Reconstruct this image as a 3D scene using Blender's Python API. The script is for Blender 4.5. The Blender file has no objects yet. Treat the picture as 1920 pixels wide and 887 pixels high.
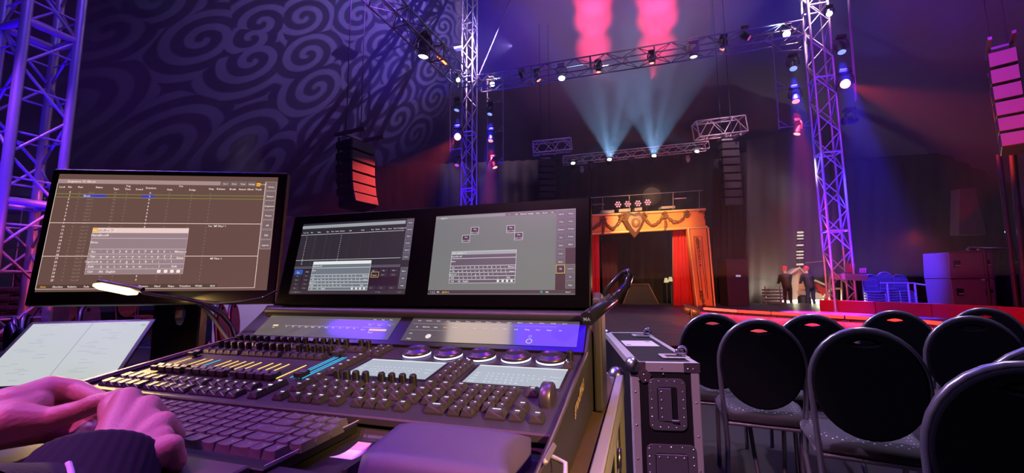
import bpy, bmesh, math, random
from mathutils import Vector, Matrix
random.seed(7)
S = bpy.context.scene
COL = S.collection
PI = math.pi
R = math.radians

# ------------------------------------------------------------ camera
H0 = 1.155                                   # height of the console screens' lower edge
CAM = Vector((.48116, -.88577, .02527 + H0))
CM = Matrix(((.9551487, .03892443, .29355723), (.29605268, -.10337195, -.9495615), (-.00661556, .99388084, -.11025927)))
FPX = 786.316
cd = bpy.data.cameras.new('camera'); cam = bpy.data.objects.new('camera', cd); COL.objects.link(cam)
cd.sensor_width = 36; cd.lens = FPX / 1920 * 36; cd.clip_start = .02; cd.clip_end = 200
cam.matrix_world = Matrix.Translation(CAM) @ CM.to_4x4()
S.camera = cam

def ray(px, py): return CM @ Vector(((px - 960) / FPX, -(py - 443.5) / FPX, -1))
def hit(px, py, z):                          # the point of the horizontal plane z seen at that place
    d = ray(px, py); return CAM + d * ((z - CAM.z) / d.z)
def at(px, py, dep): return CAM + ray(px, py) * dep
def yat(px, py, y):
    d = ray(px, py); return CAM + d * ((y - CAM.y) / d.y)
FW = Vector((-.2954, .9554, 0)); RT = Vector((.9554, .2954, 0))
def W(x, d, z): return Vector((CAM.x, CAM.y, 0)) + RT * x + FW * d + Vector((0, 0, z))
def pxd(px, d, z):                           # column px at ground distance d ahead, height z
    return W((px - 960) / FPX * d, d, z)
YAW = math.atan2(RT.y, RT.x)

# ------------------------------------------------------------ view, world
S.view_settings.view_transform = 'Standard'; S.view_settings.look = 'None'
S.view_settings.exposure = 0; S.view_settings.gamma = 1; S.view_settings.use_curve_mapping = False
wd = bpy.data.worlds.new('world'); S.world = wd; wd.use_nodes = True
wd.node_tree.nodes['Background'].inputs[0].default_value = (.02, .015, .05, 1)
wd.node_tree.nodes['Background'].inputs[1].default_value = .3
S.cycles.use_denoising = True
S.cycles.max_bounces = 5; S.cycles.diffuse_bounces = 2; S.cycles.glossy_bounces = 3
S.cycles.transmission_bounces = 3; S.cycles.volume_bounces = 0; S.cycles.transparent_max_bounces = 6
S.cycles.volume_step_rate = 4; S.cycles.sample_clamp_indirect = 4; S.cycles.sample_clamp_direct = 0
S.cycles.caustics_reflective = False; S.cycles.caustics_refractive = False

def lin(c):
    c = c / 255.0
    return c / 12.92 if c <= .04045 else ((c + .055) / 1.055) ** 2.4
def rgb(r, g, b): return (lin(r), lin(g), lin(b), 1)

def aim(o, target):
    o.rotation_euler = (Vector(target) - o.location).to_track_quat('-Z', 'Y').to_euler()
def spot(name, loc, target, col, power, size=40, blend=.3, rad=.05):
    l = bpy.data.lights.new(name, 'SPOT'); o = bpy.data.objects.new(name, l); COL.objects.link(o)
    o.location = loc; aim(o, target); l.color = col[:3]; l.energy = power
    l.spot_size = R(size); l.spot_blend = blend; l.shadow_soft_size = rad
    return o
def area(name, loc, target, col, power, sx, sy=None):
    l = bpy.data.lights.new(name, 'AREA'); o = bpy.data.objects.new(name, l); COL.objects.link(o)
    o.location = loc; aim(o, target); l.color = col[:3]; l.energy = power
    l.shape = 'RECTANGLE'; l.size = sx; l.size_y = sy or sx
    return o
def point(name, loc, col, power, rad=.03):
    l = bpy.data.lights.new(name, 'POINT'); o = bpy.data.objects.new(name, l); COL.objects.link(o)
    o.location = loc; l.color = col[:3]; l.energy = power; l.shadow_soft_size = rad
    return o

# the tent's four masts stand on a square; their truss is at TZ
MC = W(-1.56, 15, 0); MR = W(9.0, 11.6, 0); ML = W(-5.42, 4.55, 0); MN = ML + MR - MC
MID = (MC + MR + ML + MN) / 4
TZ = 8.55
PURPLE = (.40, .13, 1); VIOLET = (.55, .1, .95); BLUE = (.06, .03, 1); RED = (1, .03, .06); PINK = (1, .2, .75)
WHITE = (.8, .9, 1); WARM = (1, .62, .22); STEEL = (.35, .6, 1)

# unseen washes added to tint the console, hands, flight case and chairs
spot('wash_left', ML + Vector((1.5, -2.5, 6.5)), (-.15, -.3, 1), (.50, .26, 1), 1000, 22, .5, .25)
spot('wash_behind', MN + Vector((-3.5, .5, 8)), (.0, -.3, 1), VIOLET, 700, 14, .5, .25)
spot('wash_pink', Vector((-1.2, -3.0, 4.6)), (-.2, -.55, 1.05), (1, .14, .80), 560, 20, .6, .15)
spot('case_pink', Vector((-.6, -2.6, 4.4)), (.56, 1.2, .6), (1, .45, .78), 900, 15, .6, .15)
spot('wash_chairs', (2.3, 2.9, 8.6), (2.2, 2.4, .5), (.85, .68, 1), 1500, 40, .6, .2)
spot('rim_chairs', W(-5.0, 3.2, 7.2), (2.2, 1.9, .95), (.75, .58, 1), 3000, 30, .6, .12)

# unseen area lights added overhead so the sloped displays mirror their colours
area('mirrored_blue', (-.72, .62, 7.3), (-.72, .62, 0), (.035, .0, 1), 150, 1.75, 1.3)
area('mirrored_warm', (-2.35, .62, 7.3), (-2.35, .62, 0), (1, .78, .62), 16, 1.2, 1.3)
area('mirrored_violet', (-4.6, .8, 7.0), (-2, .3, 0), (.10, .02, 1), 34, .9, 1.0)

# ------------------------------------------------------------ materials
MATS = {}
def mat(name, col=(.5, .5, .5, 1), rough=.5, metal=0, emit=None, es=1, bump=0, bscale=60, spec=.5, var=0, vscale=6, coat=0, sheen=0):
    if name in MATS: return MATS[name]
    m = bpy.data.materials.new(name); m.use_nodes = True; MATS[name] = m
    nt = m.node_tree; b = nt.nodes['Principled BSDF']
    b.inputs['Base Color'].default_value = col; b.inputs['Roughness'].default_value = rough
    b.inputs['Metallic'].default_value = metal; b.inputs['Specular IOR Level'].default_value = spec
    b.inputs['Coat Weight'].default_value = coat; b.inputs['Sheen Weight'].default_value = sheen
    if emit:
        b.inputs['Emission Color'].default_value = emit; b.inputs['Emission Strength'].default_value = es
    if bump or var:
        tc = nt.nodes.new('ShaderNodeTexCoord')
    if bump:
        n = nt.nodes.new('ShaderNodeTexNoise'); n.inputs['Scale'].default_value = bscale; n.inputs['Detail'].default_value = 3
        bp = nt.nodes.new('ShaderNodeBump'); bp.inputs['Strength'].default_value = bump; bp.inputs['Distance'].default_value = .01
        nt.links.new(tc.outputs['Object'], n.inputs['Vector']); nt.links.new(n.outputs[0], bp.inputs['Height'])
        nt.links.new(bp.outputs[0], b.inputs['Normal'])
    if var:
        n = nt.nodes.new('ShaderNodeTexNoise'); n.inputs['Scale'].default_value = vscale; n.inputs['Detail'].default_value = 4
        mx = nt.nodes.new('ShaderNodeMix'); mx.data_type = 'RGBA'
        mx.inputs[6].default_value = tuple(c * (1 - var) for c in col[:3]) + (1,)
        mx.inputs[7].default_value = tuple(min(1, c * (1 + var)) for c in col[:3]) + (1,)
        nt.links.new(tc.outputs['Object'], n.inputs['Vector']); nt.links.new(n.outputs[0], mx.inputs[0]); nt.links.new(mx.outputs[2], b.inputs['Base Color'])
    return m
def glow(name, col, s=1):
    if name in MATS: return MATS[name]
    m = bpy.data.materials.new(name); m.use_nodes = True; MATS[name] = m
    b = m.node_tree.nodes['Principled BSDF']; b.inputs['Base Color'].default_value = (.02, .02, .02, 1)
    b.inputs['Emission Color'].default_value = col; b.inputs['Emission Strength'].default_value = s; b.inputs['Roughness'].default_value = .4
    return m

# ------------------------------------------------------------ mesh builder
ORG = {}
class MB:
    def __init__(s): s.v = []; s.f = []; s.mi = []; s.sm = []; s.cur = 0; s.smooth = False
    def add(s, vs, fs, smooth=None):
        n = len(s.v); s.v += [Vector(p) for p in vs]
        for q in fs:
            s.f.append([n + i for i in q]); s.mi.append(s.cur); s.sm.append(s.smooth if smooth is None else smooth)
    def m(s, i): s.cur = i; return s
    def box(s, c, size, rot=None, taper=1):
        c = Vector(c); x, y, z = [q / 2 for q in size]; t = taper
        P = [Vector(p) for p in ((-x, -y, -z), (x, -y, -z), (x, y, -z), (-x, y, -z), (-x * t, -y * t, z), (x * t, -y * t, z), (x * t, y * t, z), (-x * t, y * t, z))]
        if rot is not None: P = [rot @ p for p in P]
        s.add([c + p for p in P], [(0, 3, 2, 1), (4, 5, 6, 7), (0, 1, 5, 4), (1, 2, 6, 5), (2, 3, 7, 6), (3, 0, 4, 7)], False)
        return s
    def box2(s, a, b):
        a = Vector(a); b = Vector(b); return s.box((a + b) / 2, (abs(b.x - a.x), abs(b.y - a.y), abs(b.z - a.z)))
    def tube(s, pts, r, n=8, cap=True, closed=False):
        pts = [Vector(p) for p in pts]; k = len(pts)
        rs = r if isinstance(r, (list, tuple)) else [r] * k
        up = None; rings = []
        for i, p in enumerate(pts):
            if closed: d = pts[(i + 1) % k] - pts[i - 1]
            else: d = pts[min(i + 1, k - 1)] - pts[max(i - 1, 0)]
            d.normalize()
            if up is None:
                up = Vector((0, 0, 1)) if abs(d.z) < .9 else Vector((1, 0, 0))
            a = (up - d * up.dot(d)).normalized(); b = d.cross(a); up = a
            rings.append([p + (a * math.cos(2 * PI * j / n) + b * math.sin(2 * PI * j / n)) * rs[i] for j in range(n)])
        vs = [q for g in rings for q in g]; fs = []
        for i in range(k if closed else k - 1):
            i2 = (i + 1) % k
            for j in range(n): fs.append((i * n + j, i * n + (j + 1) % n, i2 * n + (j + 1) % n, i2 * n + j))
        s.add(vs, fs, True)
        if cap and not closed: s.add(rings[0], [tuple(range(n))[::-1]], False); s.add(rings[-1], [tuple(range(n))], False)
        return s
    def cyl(s, a, b, r, n=12, r2=None): return s.tube([a, b], [r, r if r2 is None else r2], n)
    def lathe(s, prof, c=(0, 0, 0), n=24, rot=None, smooth=True, arc=2 * PI):
        c = Vector(c); vs = []; fs = []; m = len(prof); full = abs(arc - 2 * PI) < 1e-6; nn = n if full else n + 1
        for j in range(nn):
            a = arc * j / n
            for (r, z) in prof:
                p = Vector((r * math.cos(a), r * math.sin(a), z))
                if rot is not None: p = rot @ p
                vs.append(c + p)
        for j in range(n):
            j2 = (j + 1) % nn
            for i in range(m - 1): fs.append((j * m + i, j2 * m + i, j2 * m + i + 1, j * m + i + 1))
        s.add(vs, fs, smooth); return s
    def prism(s, poly, d, plane='yz', at0=0):
        """poly in a plane, pushed by d along the third axis from at0"""
        def P(u, v, w): return {'yz': (w, u, v), 'xz': (u, w, v), 'xy': (u, v, w)}[plane]
        n = len(poly); vs = [P(u, v, at0) for u, v in poly] + [P(u, v, at0 + d) for u, v in poly]
        s.add(vs, [tuple(range(n))[::-1], tuple(range(n, 2 * n))] + [(i, (i + 1) % n, n + (i + 1) % n, n + i) for i in range(n)], False); return s
    def quad(s, a, b, c, d): s.add([a, b, c, d], [(0, 1, 2, 3)], False); return s
    def merge(s, me, M, smooth=False):
        s.add([M @ v.co for v in me.vertices], [tuple(p.vertices) for p in me.polygons], smooth); return s
    def mesh(s, name, mats, off=Vector((0, 0, 0)), bevel=0, segs=1):
        me = bpy.data.meshes.new(name); me.from_pydata([tuple(p - off) for p in s.v], [], s.f)
        for m_ in (mats if isinstance(mats, (list, tuple)) else [mats]): me.materials.append(m_)
        for p, mi, sm in zip(me.polygons, s.mi, s.sm): p.material_index = mi; p.use_smooth = sm
        bm = bmesh.new(); bm.from_mesh(me); bmesh.ops.recalc_face_normals(bm, faces=bm.faces)
        if bevel:
            es = [e for e in bm.edges if len(e.link_faces) == 2 and e.calc_face_angle(0) > .5]
            bmesh.ops.bevel(bm, geom=es, offset=bevel, segments=segs, affect='EDGES', profile=.6, clamp_overlap=True)
        bm.to_mesh(me); bm.free(); me.update()
        return me
    def build(s, name, mats, parent=None, origin=None, bevel=0, segs=1):
        if parent is not None: off = ORG[parent.name]
        elif origin is not None: off = Vector(origin)
        else:
            xs = [p.x for p in s.v]; ys = [p.y for p in s.v]; zs = [p.z for p in s.v]
            off = Vector(((min(xs) + max(xs)) / 2, (min(ys) + max(ys)) / 2, min(zs)))
        o = bpy.data.objects.new(name, s.mesh(name, mats, off, bevel, segs)); COL.objects.link(o)
        if parent is not None: o.parent = parent
        else: o.location = off
        ORG[o.name] = off.copy()
        return o
def inst(name, me, parent, loc=(0, 0, 0), rot=(0, 0, 0), scale=(1, 1, 1)):
    o = bpy.data.objects.new(name, me); COL.objects.link(o)
    if parent is not None:
        o.parent = parent; o.location = Vector(loc) - ORG[parent.name]
    else: o.location = loc
    o.rotation_euler = rot; o.scale = scale; ORG[o.name] = Vector(loc)
    return o
def tag(o, label, cat, group=None, kind=None):
    o['label'] = label; o['category'] = cat
    if group: o['group'] = group
    if kind: o['kind'] = kind
    return o
def thing(name, label, cat, loc=(0, 0, 0), group=None):
    o = bpy.data.objects.new(name, None); COL.objects.link(o); o.location = loc; o.empty_display_size = .1
    ORG[o.name] = Vector(loc)
    return tag(o, label, cat, group)
def structure(o): o['kind'] = 'structure'; return o
def stuff(o): o['kind'] = 'stuff'; return o
CH = {}
def copy_tree(o, loc=None, rz=None, label=None, scale=None, parent=None):
    c = o.copy(); COL.objects.link(c)
    if parent is not None: c.parent = parent
    if loc is not None: c.location = loc
    if rz is not None: c.rotation_euler = (0, 0, rz)
    if scale is not None: c.scale = (scale,) * 3
    if label: c['label'] = label
    for ch in list(o.children): copy_tree(ch, parent=c)
    return c
def plate(outlines, th, bevel=0, res=1):
    """flat plate with holes from 2D outlines, as a mesh in its own xy plane"""
    cu = bpy.data.curves.new('outline', 'CURVE'); cu.dimensions = '2D'; cu.fill_mode = 'BOTH'; cu.extrude = th / 2; cu.bevel_depth = bevel
    cu.bevel_resolution = res
    for ol in outlines:
        sp = cu.splines.new('POLY'); sp.points.add(len(ol) - 1)
        for p, (x, y) in zip(sp.points, ol): p.co = (x, y, 0, 1)
        sp.use_cyclic_u = True
    o = bpy.data.objects.new('outline', cu); COL.objects.link(o)
    bpy.context.view_layer.update()
    me = bpy.data.meshes.new_from_object(o); bpy.data.objects.remove(o); bpy.data.curves.remove(cu)
    return me
TXT = {}
def text_mesh(t):
    if t not in TXT:
        cu = bpy.data.curves.new('lettering', 'FONT'); cu.body = t; cu.size = 1; cu.resolution_u = 1; cu.align_x = 'LEFT'; cu.offset = .012
        o = bpy.data.objects.new('lettering', cu); COL.objects.link(o)
        me = bpy.data.meshes.new_from_object(o); bpy.data.objects.remove(o); bpy.data.curves.remove(cu)
        xs = [v.co.x for v in me.vertices] or [0]
        TXT[t] = (me, max(xs))
    return TXT[t]
def rrect(x0, y0, x1, y1, r, n=4):
    P = []
    for cx, cy, a0 in ((x1 - r, y0 + r, -90), (x1 - r, y1 - r, 0), (x0 + r, y1 - r, 90), (x0 + r, y0 + r, 180)):
        for i in range(n + 1):
            a = R(a0 + 90 * i / n); P.append((cx + r * math.cos(a), cy + r * math.sin(a)))
    return P

# common materials
black_plastic = mat('black_plastic', (.018, .018, .02, 1), .42, bump=.05, bscale=400)
console_metal = mat('console_metal', (.036, .032, .036, 1), .45, bump=.06, bscale=600)
key_plastic = mat('key_plastic', (.040, .036, .038, 1), .36)
rubber = mat('rubber', (.012, .012, .013, 1), .7)
dark_metal = mat('dark_metal', (.03, .03, .032, 1), .45, .3)
steel = mat('steel', (.6, .6, .62, 1), .3, 1)
alu = mat('aluminium', (.60, .58, .58, 1), .42, .45, bump=.05, bscale=30)
# ============================================================ lighting console
HZ = Vector((0, 0, H0))
def C3(x, y, z): return Vector((x, y, z + H0))
con = thing('lighting_console', 'large black lighting console with a two-screen monitor wing, faders, keys and encoder dials', 'lighting console', C3(-.06, -.2, -.235))
# hull with sloped sides: seen from the side, a long wedge
hull = MB(); hull.prism([(-.66, -.235), (.12, -.235), (.13, -.12), (.06, -.04), (.02, -.03), (-.004, -.060), (-.064, -.112), (-.33, -.1525), (-.372, -.186), (-.66, -.2)], .868, 'yz', -.50)
for p in hull.v: p.z += H0
hull.build('body', console_metal, con, bevel=.003)
def dk(x, v, h=0): return C3(x, -.07 - v, -.113 - .15 * v + h)
DT = math.atan(.15)
deck = MB()
deck.add([dk(-.497, .0), dk(.369, .0), dk(.369, .297), dk(-.497, .297), dk(-.497, .0, -.012), dk(.369, .0, -.012), dk(.369, .297, -.012), dk(-.497, .297, -.012)],
         [(0, 1, 2, 3), (7, 6, 5, 4), (0, 4, 5, 1), (1, 5, 6, 2), (2, 6, 7, 3), (3, 7, 4, 0)])
deck.build('control_deck', console_metal, con, bevel=.002)
# side cheeks; gold strips trace the highlight lines of the deck edge
for sx, nm in ((.374, 'side_panel'), (-.503, 'side_panel')):
    b = MB(); b.prism([(-.655, -.232), (.10, -.232), (.10, -.10), (-.01, -.066), (-.07, -.108), (-.36, -.1505), (-.62, -.185), (-.655, -.205)], .007 if sx > 0 else -.007, 'yz', sx - (.005 if sx > 0 else -.005))
    for p in b.v: p.z += H0
    b.build(nm, console_metal, con, bevel=.0015)
    e = MB(); e.tube([C3(sx + .001, -.62, -.181), C3(sx + .001, -.36, -.1485), C3(sx + .001, -.07, -.1065)], .0028, 6)
    e.build('edge_strip', mat('edge_strip', (.42, .36, .25, 1), .3, .9), con)
# model lettering on the side panel
me, w = text_mesh('grandMA3'); b = MB()
s_ = .106 / w
b.merge(me, Matrix.Translation(C3(.3775, -.240, -.172)) @ Matrix(((0, 0, 1, 0), (s_ * .98, 0, 0, 0), (s_ * .15, s_ * 1.1, 0, 0), (0, 0, 0, 1))))
b.build('side_lettering', mat('lettering_gold', rgb(220, 190, 140), .4), con)
# pull handle on the side
b = MB(); b.box(C3(.381, -.435, -.152), (.007, .050, .007)); b.build('drawer_latch', mat('latch_grey', (.3, .28, .27, 1), .4, .6), con, bevel=.003)
b = MB(); b.tube([C3(.379, -.41, -.165), C3(.394, -.415, -.168), C3(.398, -.44, -.185), C3(.396, -.50, -.20), C3(.379, -.51, -.20)], .0028, 8); b.build('side_handle', alu, con)

# --- keys
def key_mesh(w, d, h, top=.72, legend=1, name='key'):
    b = MB(); n = 4; t = top
    x, y = w / 2, d / 2; tx, ty = x * t, y * .70; oy = d * .05
    P = [(-x, -y, 0), (x, -y, 0), (x, y, 0), (-x, y, 0), (-x, -y, h * .25), (x, -y, h * .25), (x, y, h * .25), (-x, y, h * .25)]
    F = [(0, 1, 5, 4), (1, 2, 6, 5), (2, 3, 7, 6), (3, 0, 4, 7)]
    cols = 4
    for j in range(2):
        for i in range(cols + 1):
            u = -1 + 2 * i / cols; dip = (1 - u * u) * h * .13
            P.append((u * tx, (-ty if j == 0 else ty) + oy, h - dip - (0.0006 if j == 0 else 0)))
    f0 = 8; f1 = 8 + cols + 1
    for i in range(cols): F.append((f0 + i, f0 + i + 1, f1 + i + 1, f1 + i))
    F.append((4, 5) + tuple(f0 + i for i in range(cols, -1, -1)))
    F.append((6, 7) + tuple(f1 + i for i in range(cols + 1)))
    F.append((5, 6, f1 + cols, f0 + cols)); F.append((7, 4, f0, f1))
    b.add(P, F)
    if legend:
        b.m(1); lw = tx * (.25 if legend == 1 else .55)
        z = h - h * .13 + .0006
        b.quad((-lw, oy + ty * .1, z), (lw, oy + ty * .1, z), (lw, oy + ty * .45, z), (-lw, oy + ty * .45, z))
    return b.mesh(name, [key_plastic, glow('key_legend', rgb(235, 230, 240), 1.3) if legend < 3 else glow('key_legend_lit', (1, 1, 1, 1), 2.5)])
KS = key_mesh(.0165, .0165, .0105, .68, 1)
KL = key_mesh(.0178, .0195, .011, .66, 2)
KLIT = key_mesh(.0185, .024, .0105, .7, 3)
KE = key_mesh(.0196, .0235, .0085, .82, 1)
KX = key_mesh(.0185, .0215, .0105, .72, 1)
KN = key_mesh(.0196, .0190, .0105, .70, 0)
WIDE = key_mesh(.028, .0195, .011, .78, 2)
kn = [0]
def key(me, x, v, nm='key'):
    kn[0] += 1
    return inst(nm, me, con, dk(x, v), (DT, 0, 0))
NUMX = (.229, .2495, .270, .2895)
for v in (.190, .209, .2285, .248):
    for x in NUMX: key(KS, x, v, 'number_key')
for x in (.228, .2475): key(KS, x, .2668, 'number_key')
key(WIDE, .2875, .265, 'enter_key'); key(KL, .3164, .265); key(KL, .3439, .2654); key(KL, .3166, .240); key(KL, .3177, .1885)
for v in (.190, .216, .2415): key(KL, .148, v); key(KL, .175, v); key(KL, .202, v)
key(KL, .1455, .267); key(WIDE, .198, .265)
for v in (.0825, .101, .120, .139, .160): key(KS, .150, v); key(KS, .1695, v)
for x in (.054, .075, .096, .117): key(KX, x, .209); key(KX, x - .0015, .236)
for x in (.073, .0945, .115): key(KL, x, .2665)
for x in (-.0375, -.0155, .0045, .025): key(KX, x, .2115); key(KX, x - .0005, .238)
for x in (-.0395, -.018, .0045, .0358, -.0704): key(KL, x, .2688)
for v in (.2285, .248, .2686): key(KLIT, -.118, v, 'lit_key')
for v in (.2347, .2166, .1909): key(KL, -.0705, v)
for v in (.161, .1396, .118, .0995, .081): key(KL, -.067, v)
for i, v in enumerate((.056, .037, .018)): key(KS, -.062, v); key(KS, -.0445, v)
key(KS, .350, .066)
EX = (-.465, -.4445, -.4235, -.4025, -.381, -.351, -.331, -.311, -.290, -.270, -.240, -.2195, -.199, -.179, -.158)
for x in EX:
    key(KE, x, .244, 'executor_key'); key(KE, x - .001, .2728, 'executor_key')
    key(KN, x + .004, .091, 'executor_key'); key(KN, x + .004, .033, 'executor_key')
for x in (-.118, -.099): key(KN, x, .036)
# slim knobs
b = MB(); b.lathe([(.0001, .019), (.0048, .019), (.0053, .0175), (.0055, .002), (.0062, 0)], n=14)
for j in range(7):
    a = 2 * PI * j / 7; b.box((.0055 * math.cos(a), .0055 * math.sin(a), .010), (.0012, .0012, .014), Matrix.Rotation(a, 3, 'Z'))
KNOB = b.mesh('knob', mat('knob_rubber', (.012, .012, .014, 1), .45))
for x in EX:
    inst('knob', KNOB, con, dk(x + .003, .062), (DT, 0, 0)); inst('knob', KNOB, con, dk(x + .003, .012), (DT, 0, 0))
for x in (-.032, -.0125, .006, .0255, .057, .0765, .097, .1165): inst('knob', KNOB, con, dk(x, .187), (DT, 0, 0))
for x in (-.114, -.096, .3485): inst("knob", KNOB, con, dk(x, .014 if x < 0 else .030), (DT, 0, 0))
# faders: slot, glowing strip, cap
slot_m = mat('fader_slot', (.004, .004, .004, 1), .6)
amber = glow('strip_amber', rgb(255, 195, 90), 2.2); cyan = glow('strip_cyan', rgb(30, 190, 235), 1.5); dim = glow('strip_dim', rgb(70, 55, 50), .8)
def cap_mesh():
    b = MB(); w = .0165
    pr = [(-.0115, 0), (-.0115, .0085), (-.007, .0095), (0, .007), (.007, .0095), (.0115, .007), (.0115, 0)]
    b.prism([(y, z + .004) for y, z in pr], w, 'yz', -w / 2); b.box((0, 0, .002), (.003, .006, .004))
    return b.mesh('fader_cap', mat('fader_cap', (.035, .03, .034, 1), .4), bevel=.0008)
CAP = cap_mesh()
def fader(x, v0, v1, vc, strip, wide=1):
    b = MB(); a = [dk(x - .0016, v0, .0004), dk(x + .0016, v0, .0004), dk(x + .0016, v1, .0004), dk(x - .0016, v1, .0004)]
    b.quad(*a[::-1]); f = b.build('fader', slot_m, con)
    b = MB(); w = .0017 * wide
    for o in ((.0042,) if wide == 1 else (.0035, -.0035)):
        b.quad(dk(x + o - w, v1, .0008), dk(x + o + w, v1, .0008), dk(x + o + w, v0, .0008), dk(x + o - w, v0, .0008))
    g = b.build('light_strip', strip, f)
    inst('fader_cap', CAP, f, dk(x, vc), (DT, 0, 0))
for i, x in enumerate(EX):
    st = cyan if i == 4 else dim if i in (1, 13) else amber
    fader(x, .130, .200, .118 if i == 0 else .203, st)
fader(-.127, .077, .192, .070, cyan, .8); fader(-.108, .075, .192, .188, cyan, .8)
# encoder dials with a glowing ring
def dial():
    r = .0285
    d = MB(); d.lathe([(.0001, .0125), (.0165, .0125), (.018, .0145), (.0195, .0145), (.0215, .0115), (.0265, .0105), (r, .0085), (r, .0045), (.026, .0035)], n=36)
    ring = MB(); ring.lathe([(.0265, .0044), (.0283, .0040), (.0285, .0012), (.0268, .0008)], n=36)
    base = MB(); base.lathe([(.0262, .0035), (.0262, .0), (.0305, 0)], n=30)
    return (d.mesh('dial', mat('dial_metal', (.10, .08, .10, 1), .32, .8)), ring.mesh('glow_ring', glow('ring_white', rgb(205, 200, 255), 2.2)), base.mesh('dial_base', rubber))
DD = dial()
P5 = [(660, 0)]
for x in (.0355, .106, .176, .2465, .3165 - .002):
    p = dk(x, .036)
    o = inst('encoder_dial', DD[0], con, p, (DT, 0, 0))
    for nm, m_ in (('glow_ring', DD[1]), ('dial_base', DD[2])):
        q = inst(nm, m_, o, p); 
# thumb wheel
b = MB(); b.lathe([(.0001, -.0085), (.021, -.0085), (.023, -.0065), (.023, .0065), (.021, .0085), (.0001, .0085)], n=30, rot=Matrix.Rotation(PI / 2, 3, 'Y'))
wm = b.mesh('thumb_wheel', mat('wheel_metal', (.12, .10, .14, 1), .35, .7))
inst('thumb_wheel', wm, con, dk(.3445, .205, .004))
# --- screens
def plate_quad(b, O, ux, uy, u0, v0, u1, v1, off, nrm):
    b.quad(O + ux * u0 - uy * v1 + nrm * off, O + ux * u1 - uy * v1 + nrm * off, O + ux * u1 - uy * v0 + nrm * off, O + ux * u0 - uy * v0 + nrm * off)
class UI:
    """flat print on a display: u to the right, v down, in millimetres of the display"""
    def __init__(s, O, ux, uy, w, h, mats):
        s.O = Vector(O); s.ux = Vector(ux).normalized() * .001; s.uy = Vector(uy).normalized() * .001
        s.n = s.ux.cross(s.uy).normalized(); s.w = w; s.h = h; s.b = MB(); s.mats = mats; s.k = 0
    def rect(s, u0, v0, u1, v1, c, layer=1):
        s.b.m(c); plate_quad(s.b, s.O, s.ux, s.uy, u0, v0, u1, v1, .00012 * layer, s.n)
    def frame(s, u0, v0, u1, v1, c, t=.5, layer=2):
        s.rect(u0, v0, u1, v0 + t, c, layer); s.rect(u0, v1 - t, u1, v1, c, layer); s.rect(u0, v0, u0 + t, v1, c, layer); s.rect(u1 - t, v0, u1, v1, c, layer)
    def text(s, t, u, v, size, c, center=True, layer=3):
        me, w = text_mesh(t); s.b.m(c); k = size
        if center: u -= w * k / 2
        M_ = Matrix.Identity(4)
        X = s.ux * k; Y = s.uy * k; O = s.O + s.ux * u - s.uy * v + s.n * .00012 * layer
        M_.col[0] = (*X, 0); M_.col[1] = (*Y, 0); M_.col[2] = (*s.n, 0); M_.col[3] = (*O, 1)
        s.b.merge(me, M_)
    def done(s, name, parent): return s.b.build(name, s.mats, parent)
def keyboard_popup(ui, u0, v0, w, h, c_title, c_body, c_line, c_txt, c_key, c_field):
    """the on-screen keyboard window"""
    ui.rect(u0, v0, u0 + w, v0 + h, c_body, 4); ui.frame(u0, v0, u0 + w, v0 + h, c_line, .7, 6)
    r = h / 9.4
    ui.rect(u0, v0, u0 + w, v0 + r * 1.05, c_title, 5); ui.text('Edit', u0 + w * .045, v0 + r * .75, r * .6, c_field, layer=7); ui.text('LabelBox 17', u0 + w * .16, v0 + r * .75, r * .6, c_txt, layer=7)
    ui.text('Name', u0 + w * .04, v0 + r * 1.75, r * .65, c_txt, layer=7); ui.text('Ghost8', u0 + w * .12, v0 + r * 1.75, r * .65, c_txt, layer=7)
    ui.rect(u0, v0 + r * 2.1, u0 + w, v0 + r * 2.22, c_line, 6); ui.text('Note', u0 + w * .04, v0 + r * 3.2, r * .65, c_txt, layer=7)
    rows = ['`1234567890-=', 'qwertyuiop[]', "asdfghjkl;'\\", 'zxcvbnm,./', '']
    heads = ['Esc', 'Tab', 'CapsLock', 'Shift', 'Ctrl']
    for i, (t, hd) in enumerate(zip(rows, heads)):
        y = v0 + r * (4.35 + i); ui.rect(u0, y - r * .05, u0 + w, y + r * .07, c_line, 6)
        ui.text(hd, u0 + w * .05, y + r * .72, r * .62, c_txt, layer=7)
        for j, ch in enumerate(t): ui.text(ch, u0 + w * (.12 + .012 * i + j * .0655), y + r * .75, r * .72, c_txt, layer=7)
    ui.text('Backspace', u0 + w * .945, v0 + r * 5.05, r * .55, c_txt, layer=7); ui.text('Enter', u0 + w * .95, v0 + r * 6.35, r * .6, c_txt, layer=7)
    ui.text('Shift', u0 + w * .9, v0 + r * 8.07, r * .6, c_txt, layer=7); ui.text('Alt', u0 + w * .16, v0 + r * 9.07, r * .62, c_txt, layer=7); ui.text('English', u0 + w * .26, v0 + r * 9.07, r * .62, c_txt, layer=7)
    for k in (.75, .82, .885, .95): ui.rect(u0 + w * k - r * .33, v0 + r * 8.55, u0 + w * k + r * .33, v0 + r * 9.15, c_txt, 7)
SUP = Vector((0, .2008, .9796)); SX = Vector((1, 0, 0))
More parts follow.
